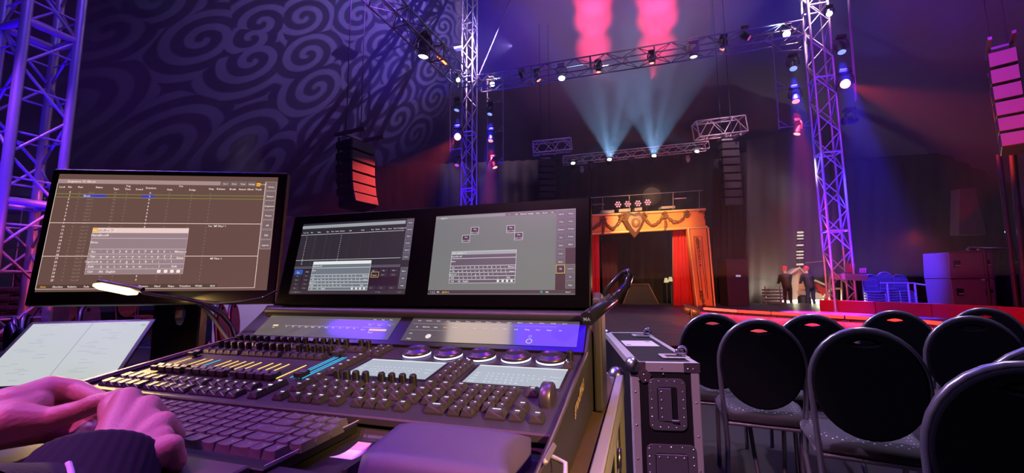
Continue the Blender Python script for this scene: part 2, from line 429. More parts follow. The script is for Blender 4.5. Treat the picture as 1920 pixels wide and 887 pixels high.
# monitor wing housing
def pw(x, t, back=0): return C3(x, 0, 0) + SUP * t + Vector((0, .9796, -.2008)) * back
b = MB()
x0, x1 = -.4427, .3772
b.add([pw(x0, -.028), pw(x1, -.028), pw(x1, .2195), pw(x0, .2195), pw(x0, -.028, .035), pw(x1, -.028, .035), pw(x1, .2195, .03), pw(x0, .2195, .03)],
      [(0, 1, 2, 3), (7, 6, 5, 4), (0, 4, 5, 1), (1, 5, 6, 2), (2, 6, 7, 3), (3, 7, 4, 0)])
wing = b.build('monitor_wing', mat('wing_black', (.0015, .0015, .002, 1), .3, spec=.06), con, bevel=.0025, segs=2)
b = MB(); b.cyl(C3(-.47, .0, -.045), C3(.368, .0, -.045), .0125, 14); b.build('hinge_bar', dark_metal, con)
GREYS = [glow('ui_dark', rgb(38, 40, 44)), glow('ui_panel', rgb(74, 78, 84)), glow('ui_light', rgb(150, 160, 160)), glow('ui_white', rgb(225, 232, 232)), glow('ui_yellow', rgb(235, 200, 60)),
         glow('ui_blue', rgb(35, 85, 170)), glow('ui_black', rgb(12, 13, 16)), glow('ui_green', rgb(40, 160, 140)), glow('ui_key', rgb(104, 116, 122)), glow('ui_mid', rgb(118, 128, 126))]
def screen_back(name, O, ux, uy, w, h, m_, parent):
    b = MB(); n = Vector(ux).cross(Vector(uy)).normalized()
    plate_quad(b, O, Vector(ux).normalized(), Vector(uy).normalized(), 0, 0, w, h, .0003, n)
    return b.build(name, m_, parent)
O1 = C3(-.0604 - .345, 0, 0) + SUP * .194; O2 = C3(0, 0, 0) + SUP * .194
scrA = glow('screen_charcoal', rgb(42, 42, 46)); scrB = glow('screen_grey', rgb(112, 118, 116))
for sc in (scrA, scrB): sc.node_tree.nodes['Principled BSDF'].inputs['Roughness'].default_value = .25
s1 = screen_back('left_screen', O1, SX, SUP, .345, .194, scrA, wing)
NF = Vector((0, -.9796, .2008))
ui = UI(O1 + NF * .0003, SX, SUP, 345, 194, GREYS)
HEADS = [('Lock', .03), ('No.', .06), ('Part', .1), ('Name', .17), ('Type', .25), ('Time', .295), ('Sound', .335), ('Duration', .385), ('Fade', .46), ('Delay', .57), ('Snap', .655), ('Release', .7), ('Break', .755), ('Assert', .805), ('Allow', .85), ('Tracking', .89), ('Speed', .925)]
def side_tabs(ui, u, w, names, v0, dv, c=1, txt=3):
    for i, t in enumerate(names):
        v = v0 + i * dv
        if t is None: continue
        ui.rect(u, v, u + w, v + dv * .94, c, 2); ui.frame(u, v, u + w, v + dv * .94, 2, .35, 3); ui.text(t, u + w / 2, v + dv * .62, 4.2 if len(t) < 7 else 3.2, txt, layer=4)
def sheet(ui, w, h, c_title, c_line, c_txt, c_dim, rows, rh, v0, k=1):
    ui.rect(0, h * .03, w * .93, h * .075, c_title, 2)
    for t, u in HEADS: ui.text(t, w * u, h * .14, 4.2 * k, c_txt)
    for i in range(rows):
        v = v0 + i * rh
        ui.text(str(i), w * .06, v, 4.4 * k, c_txt); ui.text('0', w * .385, v, 4.2 * k, c_txt)
        for u, t in ((.1, '0'), (.145, 'Cue ' + str(i)), (.25, 'Go'), (.295, '0'), (.46, '0'), (.57, '0'), (.655, '0')): ui.text(t, w * u, v, 3.6 * k, c_dim)
sheet(ui, 345, 194, 2, 3, 3, 1, 13, 6.2, 40)
ui.rect(0, 32, 320, 32.8, 3, 3); ui.rect(0, 103, 320, 103.8, 3, 3)
ui.rect(0, 127, 320, 186, 6, 1); ui.rect(0, 120, 322, 127, 1, 1)
for i in range(5):
    for j in range(11):
        if 3 <= j <= 7 and i > 2: continue
        if (i > 1 and j > 2) and not (i == 4): continue
        ui.rect(4 + j * 29, 130 + i * 10.8, 29 + j * 29, 139.5 + i * 10.8, 0, 2); ui.text(('Macro', 'Group', 'Go+', 'Cue', 'Store', 'Page')[(i * 3 + j) % 6], 16 + j * 29, 136 + i * 10.8, 3.4, 2 if i else 3)
ui.rect(4, 129, 31, 142, 5, 3); ui.text('Preset', 17, 139, 3.6, 3, layer=4)
ui.frame(243, 138, 265, 152, 4, .8, 8); ui.text('Preview', 254, 148, 3.4, 3)
ui.rect(0, 184, 345, 192, 0, 3); ui.text('< [  ] MA3 show', 22, 190, 4.6, 2); ui.text('A  Gma', 270, 190, 4.6, 2); ui.text('Out >', 330, 190, 4.6, 2)
side_tabs(ui, 325, 19.5, ['Home', 'Groups', 'Sheet', 'Preset', 'Layout', 'Screen', None, 'Macro', 'Edit', 'Help'], 3, 17.8)
keyboard_popup(ui, 60, 108, 178, 76, 2, 8, 3, 3, 8, 3)
ui.rect(60.5, 108.5, 237.5, 116, 3, 6)
ui.done('screen_graphics', s1)
s2 = screen_back('right_screen', O2, SX, SUP, .345, .194, scrB, wing)
ui = UI(O2 + NF * .0003, SX, SUP, 345, 194, GREYS)
ui.rect(0, 2, 180, 9, 9, 1); ui.rect(180, 2, 304, 9, 1, 1); ui.text('Layout 1', 22, 8, 5, 3)
for i, t in enumerate(('+', 'All', 'Element', 'Settings', 'View', 'Zoom', 'Fit')): ui.text(t, 190 + i * 17, 8, 4.4, 3)
for (u, v) in ((96, 33), (75, 52), (185, 33), (205, 51)):
    u *= 1.0; ui.rect(u, v, u + 20, v + 18, 6, 3); ui.frame(u, v, u + 20, v + 18, 3, .8, 4); ui.text('Seq', u + 10, v + 7, 5, 3, layer=5); ui.text('GO+ 010', u + 10, v + 15, 4.4, 3, layer=5)
ui.rect(302, 2, 345, 184, 6, 1)
side_tabs(ui, 303, 19.5, ['Layout', 'Prog', 'Dimmer', 'Pos', 'Gobo', 'Color', 'Beam', 'Focus', None], 2, 18.4)
side_tabs(ui, 324, 20.5, ['Home', 'Fixture', 'Groups', 'Preset', 'Effect', None, None, 'Sequence', 'Go', 'Help'], 2, 18)
ui.rect(303, 130, 322.5, 147, 6, 5); ui.frame(303, 129, 322.5, 148, 4, 1, 7); ui.text('V3', 313, 140, 5, 3, layer=7)
ui.rect(0, 184, 345, 192, 0, 3); ui.text('<  [  ]', 12, 190, 4.8, 3, layer=5); ui.text('MA', 27, 190, 4.6, 3, layer=5); ui.text('lightShow', 46, 190, 4.6, 4, layer=5); ui.rect(270, 186, 275, 190, 7, 5); ui.text('MA', 285, 190, 4.6, 3, layer=5); ui.text('Out >', 330, 190, 4.6, 3, layer=5)
keyboard_popup(ui, 52, 92, 160, 76, 2, 1, 3, 3, 1, 3)
ui.done('screen_graphics', s2)
# letterbox displays on their sloped shelf
LUP = Vector((0, .8, .64)).normalized() if False else Vector((0, 1, .8)).normalized()
LN = Vector((0, -.8, 1)).normalized()
def lp(x, t, o=0): return C3(x, -.004, -.053) - LUP * t + LN * o       # t runs down the slope
b = MB()
def slab(b, xa, xb, t0, t1, top, th):
    b.add([lp(xa, t0, top), lp(xb, t0, top), lp(xb, t1, top), lp(xa, t1, top), lp(xa, t0, top - th), lp(xb, t0, top - th), lp(xb, t1, top - th), lp(xa, t1, top - th)],
          [(0, 1, 2, 3), (7, 6, 5, 4), (0, 4, 5, 1), (1, 5, 6, 2), (2, 6, 7, 3), (3, 7, 4, 0)])
slab(b, -.497, .369, -.012, .085, -.0006, .012); sh = b.build('letterbox_shelf', mat('shelf_gloss', (.012, .010, .014, 1), .2), con, bevel=.001)
b = MB(); b.cyl(lp(-.48, -.012, .001), lp(.369, -.012, .001), .0022, 6); b.build('shelf_trim', mat('trim_rose', (.5, .36, .36, 1), .3, .9), con)
def letterbox(xa, xb, colr):
    b = MB(); b.quad(lp(xa, .073, .0004), lp(xb, .073, .0004), lp(xb, 0, .0004), lp(xa, 0, .0004))
    m_ = glow('letterbox_' + ('a' if xa < -.2 else 'b'), colr); m_.node_tree.nodes['Principled BSDF'].inputs['Roughness'].default_value = .10; m_.node_tree.nodes['Principled BSDF'].inputs['Specular IOR Level'].default_value = 1; m_.node_tree.nodes['Principled BSDF'].inputs['Coat Weight'].default_value = .8; m_.node_tree.nodes['Principled BSDF'].inputs['Coat Roughness'].default_value = .06
    return b.build('letterbox_screen', m_, con)
la = letterbox(-.451, -.064, rgb(88, 86, 82)); lb = letterbox(-.032, .3545, rgb(84, 78, 84))
LM = [glow('lb_line', rgb(175, 165, 165)), glow('lb_text', rgb(225, 220, 215)), glow('lb_yellow', rgb(225, 205, 70)), glow('lb_orange', rgb(245, 190, 95))]
ui = UI(lp(-.451, 0, .0004), SX, LUP, 387, 73, LM)
ui.rect(35, 36, 52, 41, 2); ui.text('Store', 43, 47, 4, 1)
for i in range(11): ui.rect(72 + i * 20, 37, 90 + i * 20, 38, 0); ui.text(('At', 'Full', 'Go+', 'Flash', 'Temp', 'Top', 'Swop', 'Go-', 'On', 'Off', 'Fix')[i], 80 + i * 20, 43, 4.6, 1)
ui.rect(300, 36, 350, 37, 0); ui.rect(322, 41, 368, 47, 3); ui.text('Grand', 305, 46, 4.4, 1); ui.text('Master', 330, 54, 4.4, 1)
for i in range(3): ui.text(('Exec', 'Page', 'Time')[i], 320 + i * 22, 12 + i * 0, 4.4, 1); ui.rect(306 + i * 26, 24, 328 + i * 26, 24.6, 0); ui.text(('Rate', 'Speed', 'Prog')[i], 316 + i * 26, 30, 4.2, 1)
ui.done('screen_graphics', la)
ui = UI(lp(-.032, 0, .0004), SX, LUP, 387, 73, LM)
for i in range(15):
    t = ('Dim', 'Position', 'Gobo', 'Color', 'Beam', 'Focus', 'Control', 'Shapers', 'Video', 'Layer', 'Mode', 'Step', 'Phase', 'Width', 'Accel')[i]
    ui.text(t, 20 + i * 24, 12, 4.4, 1); ui.text(('At', 'MAtricks', 'Align', 'Fade', 'Delay', 'Low', 'High', 'Trans', 'Form', 'Meas', 'Link', 'Wing', 'Prev', 'Next', 'Set')[i], 22 + i * 23.4, 32, 4.8, 1 if i not in (3,) else 3)
ui.rect(8, 20, 110, 20.6, 0); ui.rect(8, 40, 100, 40.5, 0); ui.rect(200, 20, 340, 20.5, 0)
def disc(ui, u, v, r, r2, c):
    n = 24; P = []; F = []
    for i in range(n):
        a = 2 * PI * i / n
        for q in (r, r2): P.append(ui.O + ui.ux * (u + q * math.cos(a)) - ui.uy * (v + q * math.sin(a)) + ui.n * .0004)
    for i in range(n): j = (i + 1) % n; F.append((2 * i, 2 * i + 1, 2 * j + 1, 2 * j))
    ui.b.m(c); ui.b.add(P, F)
disc(ui, 62, 58, 6.5, .01, 1); disc(ui, 290, 49, 3.2, 2.2, 0); disc(ui, 290, 62, 7, 4.4, 0)
ui.text('Link', 16, 52, 4.4, 1); ui.text('Single', 18, 68, 4.8, 1)
ui.done('screen_graphics', lb)
# deck touch displays
for xa, xb, nm in ((-.0395, .1225, 'deck_screen'), (.1905, .352, 'deck_screen')):
    b = MB(); b.quad(dk(xa - .007, .168, .0006), dk(xb + .004, .168, .0006), dk(xb + .004, .070, .0006), dk(xa - .007, .070, .0006))
    fr = b.build('screen_frame', mat('frame_gloss', (.01, .01, .012, 1), .25), con)
    b = MB(); b.quad(dk(xa, .160, .0010), dk(xb, .160, .0010), dk(xb, .0765, .0010), dk(xa, .0765, .0010))
    ds = b.build(nm, glow('deck_white', rgb(168, 180, 190), 1), fr)
    dup_ = Vector((0, 1, .15)).normalized()
    ui = UI(dk(xa, .0765, .0010), SX, dup_, 162, 84, [glow('dk_light', rgb(215, 222, 226)), glow('dk_dark', rgb(125, 138, 150)), glow('dk_text', rgb(228, 236, 244))])
    ui.rect(0, 0, 162, 7, 0); ui.rect(0, 7, 162, 8, 1)
    for i, t in enumerate(('1234567890-=', 'qwertyuiop[]', 'asdfghjkl', 'zxcvbnm')):
        for j, ch in enumerate(t): ui.text(ch, 30 + i * 2 + j * 9, 42 + i * 12, 7, 2)
    for i in range(4): ui.text(('Esc', 'Tab', 'Caps', 'Shift')[i], 12, 42 + i * 12, 6, 2)
    ui.text('Backspace', 148, 42, 4.5, 2); ui.text('Enter', 150, 58, 5, 2)
    ui.done('screen_graphics', ds)
# --- keyboard drawer
TZ0 = -.168
b = MB(); b.box2(C3(-.42, -.52, TZ0 - .012), C3(.0935, -.366, TZ0)); kb = b.build('keyboard', mat('tray_black', (.010, .010, .012, 1), .5), con, bevel=.001)
b = MB(); b.cyl(C3(.0945, -.52, TZ0 + .004), C3(.0945, -.366, TZ0 + .004), .0009, 6); b.build('tray_edge', alu, kb)
def kkey(w, lg=1):
    b = MB(); x = w / 2; y = .0119; tx = x - .0018; h = .0100; P = [(-x, -y, 0), (x, -y, 0), (x, y, 0), (-x, y, 0)]; F = []
    for j, yy in enumerate((-y + .0012, y - .0028)):
        for i in range(7):
            u = -1 + i / 3; rr = .0012 * (abs(u) > .9)
            P.append((u * tx, yy + (rr if j == 0 else 0), h - (1 - u * u) * .0012))
    for i in range(6): F.append((4 + i, 5 + i, 12 + i, 11 + i))
    F.append((0, 1, 10, 9, 8, 7, 6, 5, 4)); F.append((2, 3) + tuple(range(11, 18))); F.append((1, 2, 17, 10)); F.append((3, 0, 4, 11))
    b.add(P, F)
    if lg:
        b.m(1); b.quad((-.0012, .001, h - .0008), (.0012, .001, h - .0008), (.0012, .0035, h - .0008), (-.0012, .0035, h - .0008))
    return b.mesh('key', [mat('keycap', (.12, .105, .125, 1), .34), glow('cap_legend', rgb(190, 170, 210), .6)])
K1 = kkey(.0195); K15 = kkey(.029); K18 = kkey(.034); K25 = kkey(.046); KSP = kkey(.118, 0); K12 = kkey(.024)
def kk(me, x, y): inst('key', me, kb, C3(x, y, TZ0), (0, 0, 0))
PX = .0206; Y0 = -.3875; PY = .0250
for i in range(13): kk(K1, -.0175 - i * PX, Y0)
kk(K15, .0085, Y0)
for i in range(12): kk(K1, -.0025 - .0085 - i * PX, Y0 - PY)
kk(K18, .0155, Y0 - PY)
for i in range(12): kk(K1, -.0065 - i * PX, Y0 - 2 * PY)
kk(K25, .0215 + .001, Y0 - 2 * PY)
for i in range(12): kk(K1, -.0015 + .0 - i * PX, Y0 - 3 * PY)
kk(K18, .0275, Y0 - 3 * PY)
for x, m_ in ((.034, K15), (.008, K12), (-.017, K12), (-.044, K12), (-.118, KSP), (-.195, K12), (-.222, K12), (-.249, K12)): kk(m_, x, Y0 - 4 * PY)
for r_ in range(5):
    for c_ in range(3):
        if r_ == 4: kk(K1, .0345 + .0225 + c_ * PX - .001, Y0 - 4 * PY) if c_ < 2 else None
        else: kk(K1, (.0345 + (0, .006, .012, .018)[r_] * 0) + .0 + c_ * PX, Y0 - r_ * PY) if r_ < 1 else kk(K1, .0475 + (c_ * PX) if r_ < 4 else 0, Y0 - r_ * PY)
# palm rest in front
b = MB(); pr = [(-.520, -.20), (-.520, -.166), (-.526, -.1635), (-.60, -.1665), (-.63, -.172), (-.655, -.186), (-.66, -.20)]
b.prism(pr, .575, 'yz', -.497)
for p in b.v: p.z += H0
b.build('palm_rest', mat('palm_metal', (.10, .085, .10, 1), .38, .2, bump=.04, bscale=900), con, bevel=.002)
# storage slot to the right of the keyboard
b = MB(); b.box2(C3(.097, -.50, -.197), C3(.182, -.366, -.193)); b.box2(C3(.176, -.50, -.197), C3(.179, -.366, -.166)); b.box2(C3(.078, -.64, -.20), C3(.36, -.50, -.172)); b.build('storage_slot', mat('slot_dark', (.03, .025, .035, 1), .45), con)
# padded arm rest
def padz(u, t):        # u across 0..1, t from rear to front 0..1
    z = -.157 + .016 * math.sin(min(1, t * 3.0) * PI / 2)
    if t > .88: z -= .03 * ((t - .88) / .12) ** 2
    return z - .004 * (2 * u - 1) ** 4
b = MB(); nu, nt_ = 14, 22; P = []; F = []
for j in range(nt_ + 1):
    t = j / nt_; y = -.377 - .142 * t
    xa = .184 + .022 * t; xb = .354 - .016 * math.sin(PI * min(1, t * 1.1)) + .006 * t
    if t < .12: xa += .012 * (1 - t / .12) ** 2; xb -= .010 * (1 - t / .12) ** 2
    for i in range(nu + 1):
        u = i / nu; P.append(C3(xa + (xb - xa) * u, y, padz(u, t)))
N_ = len(P)
for j in range(nt_):
    for i in range(nu): a = j * (nu + 1) + i; F.append((a, a + 1, a + nu + 2, a + nu + 1))
rim = [i for i in range(nu + 1)] + [j * (nu + 1) + nu for j in range(1, nt_ + 1)] + [nt_ * (nu + 1) + i for i in range(nu - 1, -1, -1)] + [j * (nu + 1) for j in range(nt_ - 1, 0, -1)]
for i in rim: P.append(Vector((P[i].x, P[i].y, H0 - .195)))
for k in range(len(rim)): k2 = (k + 1) % len(rim); F.append((rim[k], rim[k2], N_ + k2, N_ + k))
b.add(P, F, True); b.build('arm_rest', mat('pad_rubber', (.085, .062, .16, 1), .5, bump=.08, bscale=900), con)
# cheek of the wing with its carry handle
b = MB(); b.prism([(.0, -.233), (.09, -.233), (.09, -.05), (.06, .0), (.012, .005), (0, -.01)], .018, 'yz', .3795)
for p in b.v: p.z += H0
b.build('wing_cheek', console_metal, con, bevel=.005, segs=2)
b = MB(); b.prism([(-.0, -.233), (.10, -.233), (.10, -.16), (.05, -.12), (0, -.12)], .012, 'yz', -.515)
for p in b.v: p.z += H0
b.build('wing_cheek', console_metal, con, bevel=.005)
hp0 = C3(.3835, -.12, -.039); hp1 = C3(.418, .02, -.010)
b = MB(); hd = (hp1 - hp0).normalized()
b.tube([hp0, hp0 + hd * .002, hp1 - hd * .006, hp1], [.0125, .0135, .0135, .0105], 20); hg = b.build('carry_handle', mat('handle_gloss', (.012, .012, .014, 1), .18, coat=.5), con)
b = MB(); b.tube([hp1, hp1 + hd * .03, C3(.447, .075, .018), C3(.4545, .085, .040), C3(.450, .088, .050), C3(.437, .088, .045), C3(.42, .085, .028), C3(.402, .08, .008), C3(.39, .075, -.02)], [.0085, .0085, .0085, .008, .0075, .006, .005, .005, .005], 12); b.build('handle_tube', mat('handle_gloss'), hg)
me, w = text_mesh('MA'); b = MB(); Rz = (-hd).to_track_quat('Z', 'Y').to_matrix().to_4x4()
b.merge(me, Matrix.Translation(hp0 - hd * .0006) @ Rz @ Matrix.Translation((-.007, -.004, 0)) @ Matrix.Scale(.0135 / w, 4)); b.build('end_badge', glow('badge_glow', rgb(150, 140, 150), .8), hg)  # badge print emits so it reads on the dark end cap
# ============================================================ the tent and its floor
def G(px, py, d):
    q = ray(px, py); return CAM + q * (d / q.dot(FW))
tent = mat('tent_fabric', (.16, .15, .22, 1), .85, bump=.25, bscale=1.2, var=.25, vscale=.35)
b = MB(); b.lathe([(23.0, 0), (23.0, 1.6), (22.7, 3.4), (22.3, 5.2)], (MID.x, MID.y, 0), 48); o = structure(b.build('wall_back', tent, origin=(MID.x, MID.y, 0)))
b = MB(); b.lathe([(22.3, 5.2), (19.5, 6.7), (16, 8.9), (12, 11.6), (8, 14.4), (4.5, 16.6), (.4, 18)], (MID.x, MID.y, 0), 48); structure(b.build('ceiling', tent, origin=(MID.x, MID.y, 0)))
b = MB(); b.lathe([(.01, 0), (23.2, 0)], (MID.x, MID.y, 0), 48, smooth=False)
structure(b.build('floor', mat('floor_dark', (.022, .02, .022, 1), .55, bump=.1, bscale=20, var=.4, vscale=1.5), origin=(MID.x, MID.y, 0)))

# haze in the air of the ring
def haze_box():
    b = MB(); P = [W(-15, 3.3, 1.3), W(17, 3.3, 1.3), W(17, 25, 1.3), W(-15, 25, 1.3)]
    T = [p + Vector((0, 0, 10.3)) for p in P]
    b.add(P + T, [(0, 1, 2, 3), (7, 6, 5, 4), (0, 4, 5, 1), (1, 5, 6, 2), (2, 6, 7, 3), (3, 7, 4, 0)])
    m = bpy.data.materials.new('haze'); m.use_nodes = True; nt = m.node_tree; nt.nodes.remove(nt.nodes['Principled BSDF'])
    v = nt.nodes.new('ShaderNodeVolumeScatter'); v.inputs['Density'].default_value = HAZE; v.inputs['Anisotropy'].default_value = .15
    nt.links.new(v.outputs[0], nt.nodes['Material Output'].inputs['Volume'])
    o = b.build('haze', m); tag(o, 'thin stage haze hanging in the air and showing the light beams', 'haze', kind='stuff')
HAZE = .0068

# ---- lattice masts and trusses
def unit_cyl(n=7):
    b = MB(); b.cyl((0, 0, 0), (0, 0, 1), 1, n); return b
TRM = {}
def ucyl(m_, n=7):
    if m_.name not in TRM: TRM[m_.name] = unit_cyl(n).mesh('truss_tube', m_)
    return TRM[m_.name]
def rod(name, me, parent, a, c, r):
    a = Vector(a); c = Vector(c); d = c - a
    o = inst(name, me, parent, a); o.rotation_mode = 'QUATERNION'; o.rotation_quaternion = d.to_track_quat('Z', 'Y'); o.scale = (r, r, d.length); return o
def truss(p0, p1, w, h, bay, label, cat='truss', group=None, m_=None, r=.025, rb=.012, side=None, name='truss', rungs=True, double=False):
    p0 = Vector(p0); p1 = Vector(p1); d = (p1 - p0).normalized(); L = (p1 - p0).length
    m_ = m_ or alu; me = ucyl(m_)
    t = thing(name, label, cat, p0, group)
    s_ = Vector(side).normalized() if side is not None else d.cross(Vector((0, 0, 1))).normalized()
    u = s_.cross(d).normalized()
    cor = [s_ * (w / 2) * i + u * (h / 2) * j for i, j in ((-1, -1), (1, -1), (1, 1), (-1, 1))]
    for c in cor: rod('chord', me, t, p0 + c, p1 + c, r)
    n = max(1, round(L / bay)); st = L / n
    for f in range(4):
        a, c = cor[f], cor[(f + 1) % 4]
        for i in range(n):
            q0 = p0 + d * st * i; q1 = p0 + d * st * (i + 1)
            if (i + f) % 2: rod('brace', me, t, q0 + a, q1 + c, rb)
            else: rod('brace', me, t, q0 + c, q1 + a, rb)
            if double: rod('brace', me, t, (q0 + q1) / 2 + a, (q0 + q1) / 2 + c, rb * .8)
        for q in (p0, p1): rod('end_bar', me, t, q + a, q + c, r * .8)
        if rungs:
            k = 4
            for i in range(k, n, k): q = p0 + d * st * i; rod('joint_bar', me, t, q + a, q + c, r * .9)
    return t
RZ0 = .352
SQ = (MR - MC).normalized(); SP = (ML - MC).normalized()
alu_m = mat('mast_aluminium', (.60, .58, .60, 1), .42, .5)
truss(MC + Vector((0, 0, RZ0)), MC + Vector((0, 0, 12.5)), .42, .42, .52, 'tall lattice mast rising behind the monitor wing of the console', 'mast', m_=alu_m, r=.03, rb=.015, side=SQ, name='lattice_mast')
truss(MR + Vector((0, 0, RZ0)), MR + Vector((0, 0, 12.5)), .48, .48, .56, 'lattice mast at right behind the red ring wall, lit blue at its foot', 'mast', m_=alu_m, r=.032, rb=.017, side=SQ, name='lattice_mast')
truss(ML + Vector((0, 0, .1)), ML + Vector((0, 0, 9.5)), .44, .44, .50, 'near lattice mast at the far left edge, glowing blue-violet', 'mast', m_=alu_m, r=.046, rb=.015, side=SQ, name='lattice_mast', double=True)
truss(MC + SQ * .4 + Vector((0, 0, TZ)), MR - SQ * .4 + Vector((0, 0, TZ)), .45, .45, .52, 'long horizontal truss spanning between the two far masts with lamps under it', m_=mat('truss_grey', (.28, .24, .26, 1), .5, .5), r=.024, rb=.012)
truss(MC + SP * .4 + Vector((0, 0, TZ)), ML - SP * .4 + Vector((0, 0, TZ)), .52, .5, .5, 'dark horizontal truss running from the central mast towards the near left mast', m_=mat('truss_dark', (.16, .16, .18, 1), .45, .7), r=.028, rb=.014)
# tie rope from the mast foot of the truss up to the roof
def rope(name, pts, r, m_, label, cat='cable', group=None):
    b = MB(); b.tube(pts, r, 6); return tag(b.build(name, m_), label, cat, group)
rope_m = mat('rope_grey', (.35, .33, .38, 1), .6)
rope('guy_rope', [G(895, 148, 15), G(962, -12, 13.4)], .02, rope_m, 'thin slanted rope rising to the right of the central mast', 'rope')

# ---- ring floor, its skirt and the red wall
RZ = .35
edge = [hit(700, 638, RZ), hit(1105, 648, RZ), hit(1250, 650, RZ), hit(1500, 690, RZ), hit(1900, 760, RZ)]
red_p = mat('ring_red', (.34, .012, .016, 1), .5, bump=.05, bscale=10)
a0 = hit(1105, 648, RZ); a1 = hit(1180, 648, RZ); ed = (a1 - a0).normalized(); en = Vector((-ed.y, ed.x, 0))
pA = a0 - ed * 3.2; pB = a0 + ed * 9.5
st = thing('ring_stage', 'low black ring stage with a dark red painted front edge, beyond the flight case', 'stage', (a0 + ed * 2 + en * 4) * Vector((1, 1, 0)) if False else Vector(((a0 + ed * 2 + en * 4).x, (a0 + ed * 2 + en * 4).y, 0)))
fl_m = mat('stage_floor', (.13, .12, .12, 1), .42, bump=.12, bscale=9, var=.35, vscale=2.5)
# floor of separate boards
bw = 1.22; nb = 7
for i in range(nb):
    for j in range(9):
        x0_, y0_ = i * 1.83 - 3.2, j * bw
        q = [a0 + ed * x0_ + en * y0_, a0 + ed * (x0_ + 1.822) + en * y0_, a0 + ed * (x0_ + 1.822) + en * (y0_ + bw - .008), a0 + ed * x0_ + en * (y0_ + bw - .008)]
        b = MB(); b.add([p for p in q] + [p - Vector((0, 0, .03)) for p in q], [(0, 1, 2, 3), (0, 4, 5, 1), (1, 5, 6, 2), (2, 6, 7, 3), (3, 7, 4, 0)]); b.build('floor_board', fl_m, st)
b = MB(); q = [pA - en * .02, pB - en * .02, pB + en * .03, pA + en * .03]
b.add([Vector((p.x, p.y, .02)) for p in q] + [Vector((p.x, p.y, RZ - .001)) for p in q], [(0, 1, 2, 3), (7, 6, 5, 4), (0, 4, 5, 1), (1, 5, 6, 2), (2, 6, 7, 3), (3, 7, 4, 0)]); b.build('front_skirt', mat('skirt_red', (.42, .008, .02, 1), .45), st, bevel=.004)
b = MB(); q = [pA + en * .1, pB + en * .1, pB + en * 10.9, pA + en * 10.9]
b.add([Vector((p.x, p.y, .02)) for p in q] + [Vector((p.x, p.y, RZ - .035)) for p in q], [(0, 1, 2, 3), (7, 6, 5, 4), (0, 4, 5, 1), (1, 5, 6, 2), (2, 6, 7, 3), (3, 7, 4, 0)]); b.build('substructure', rubber, st)
# red ring wall made of panels
wz = .66
pts = [hit(1535, 562, wz), hit(1640, 565.5, wz), hit(1745, 569, wz), hit(1840, 573, wz), hit(1945, 578.5, wz), hit(2080, 590, wz)]
rw = thing('ring_fence', 'low curved red wall panels around the ring at right behind the chairs', 'wall', Vector((pts[2].x, pts[2].y, RZ)))
for i in range(5):
    u = (pts[i + 1] - pts[i]); nn = Vector((-u.y, u.x, 0)).normalized() * .12; g = u.normalized() * .006
    b = MB(); q = [pts[i] + g, pts[i + 1] - g, pts[i + 1] - g + nn, pts[i] + g + nn]
    b.add([Vector((p.x, p.y, RZ)) for p in q] + q, [(0, 1, 2, 3), (7, 6, 5, 4), (0, 4, 5, 1), (1, 5, 6, 2), (2, 6, 7, 3), (3, 7, 4, 0)]); b.build('wall_panel', red_p, rw, bevel=.008)
# red LED battens on the ring edge
led = glow('led_red', (1, .028, .02, 1), 3); led_hot = glow('led_hot', (1, .07, .045, 1), 3)
lz = RZ + .09
lp_ = [hit(x, y, lz) for x, y in ((1321, 578.6), (1384, 583.5), (1447, 587.2), (1512, 590.5), (1585, 594.6), (1655, 598.2), (1722, 602), (1800, 610), (1872, 619.5), (1940, 632))]
where = ['beside the painted pillar', 'second from the painted pillar', 'third from the painted pillar', 'in front of the two workers', 'at the left end of the red wall', 'in front of the right mast', 'behind the tall middle chair', 'behind the right-hand chairs', 'at the right edge of the frame']
for i in range(9):
    a, c = lp_[i], lp_[i + 1]; u = (c - a).normalized(); a = a + u * .02; c = c - u * .02; nn = Vector((u.y, -u.x, 0)) * .03
    t = thing('led_batten', 'glowing red LED batten on the ring edge ' + where[i], 'light', ((a + c) / 2) - Vector((0, 0, .09)), 'red LED battens along the ring edge')
    b = MB(); q = [a - nn, c - nn, c + nn * .6, a + nn * .6]; b.add([p - Vector((0, 0, .06)) for p in q] + [p + Vector((0, 0, .03)) for p in q], [(0, 1, 2, 3), (7, 6, 5, 4), (0, 4, 5, 1), (1, 5, 6, 2), (2, 6, 7, 3), (3, 7, 4, 0)]); b.build('housing', rubber, t)
    b = MB(); b.cyl(a + nn * .9, c + nn * .9, .034, 8); b.build('light_bar', led_hot if i == 0 else led, t)
    for k in (.15, .85):
        p = a.lerp(c, k); b = MB(); b.box(p - Vector((0, 0, .075)), (.05, .08, .03)); b.build('foot', rubber, t)
    ln_ = area('batten_light', (a + c) / 2 + nn * 4 + Vector((0, 0, .06)), (a + c) / 2 + nn * 40 + Vector((0, 0, -.9)), (1, .02, .10), 7, (c - a).length, .06)

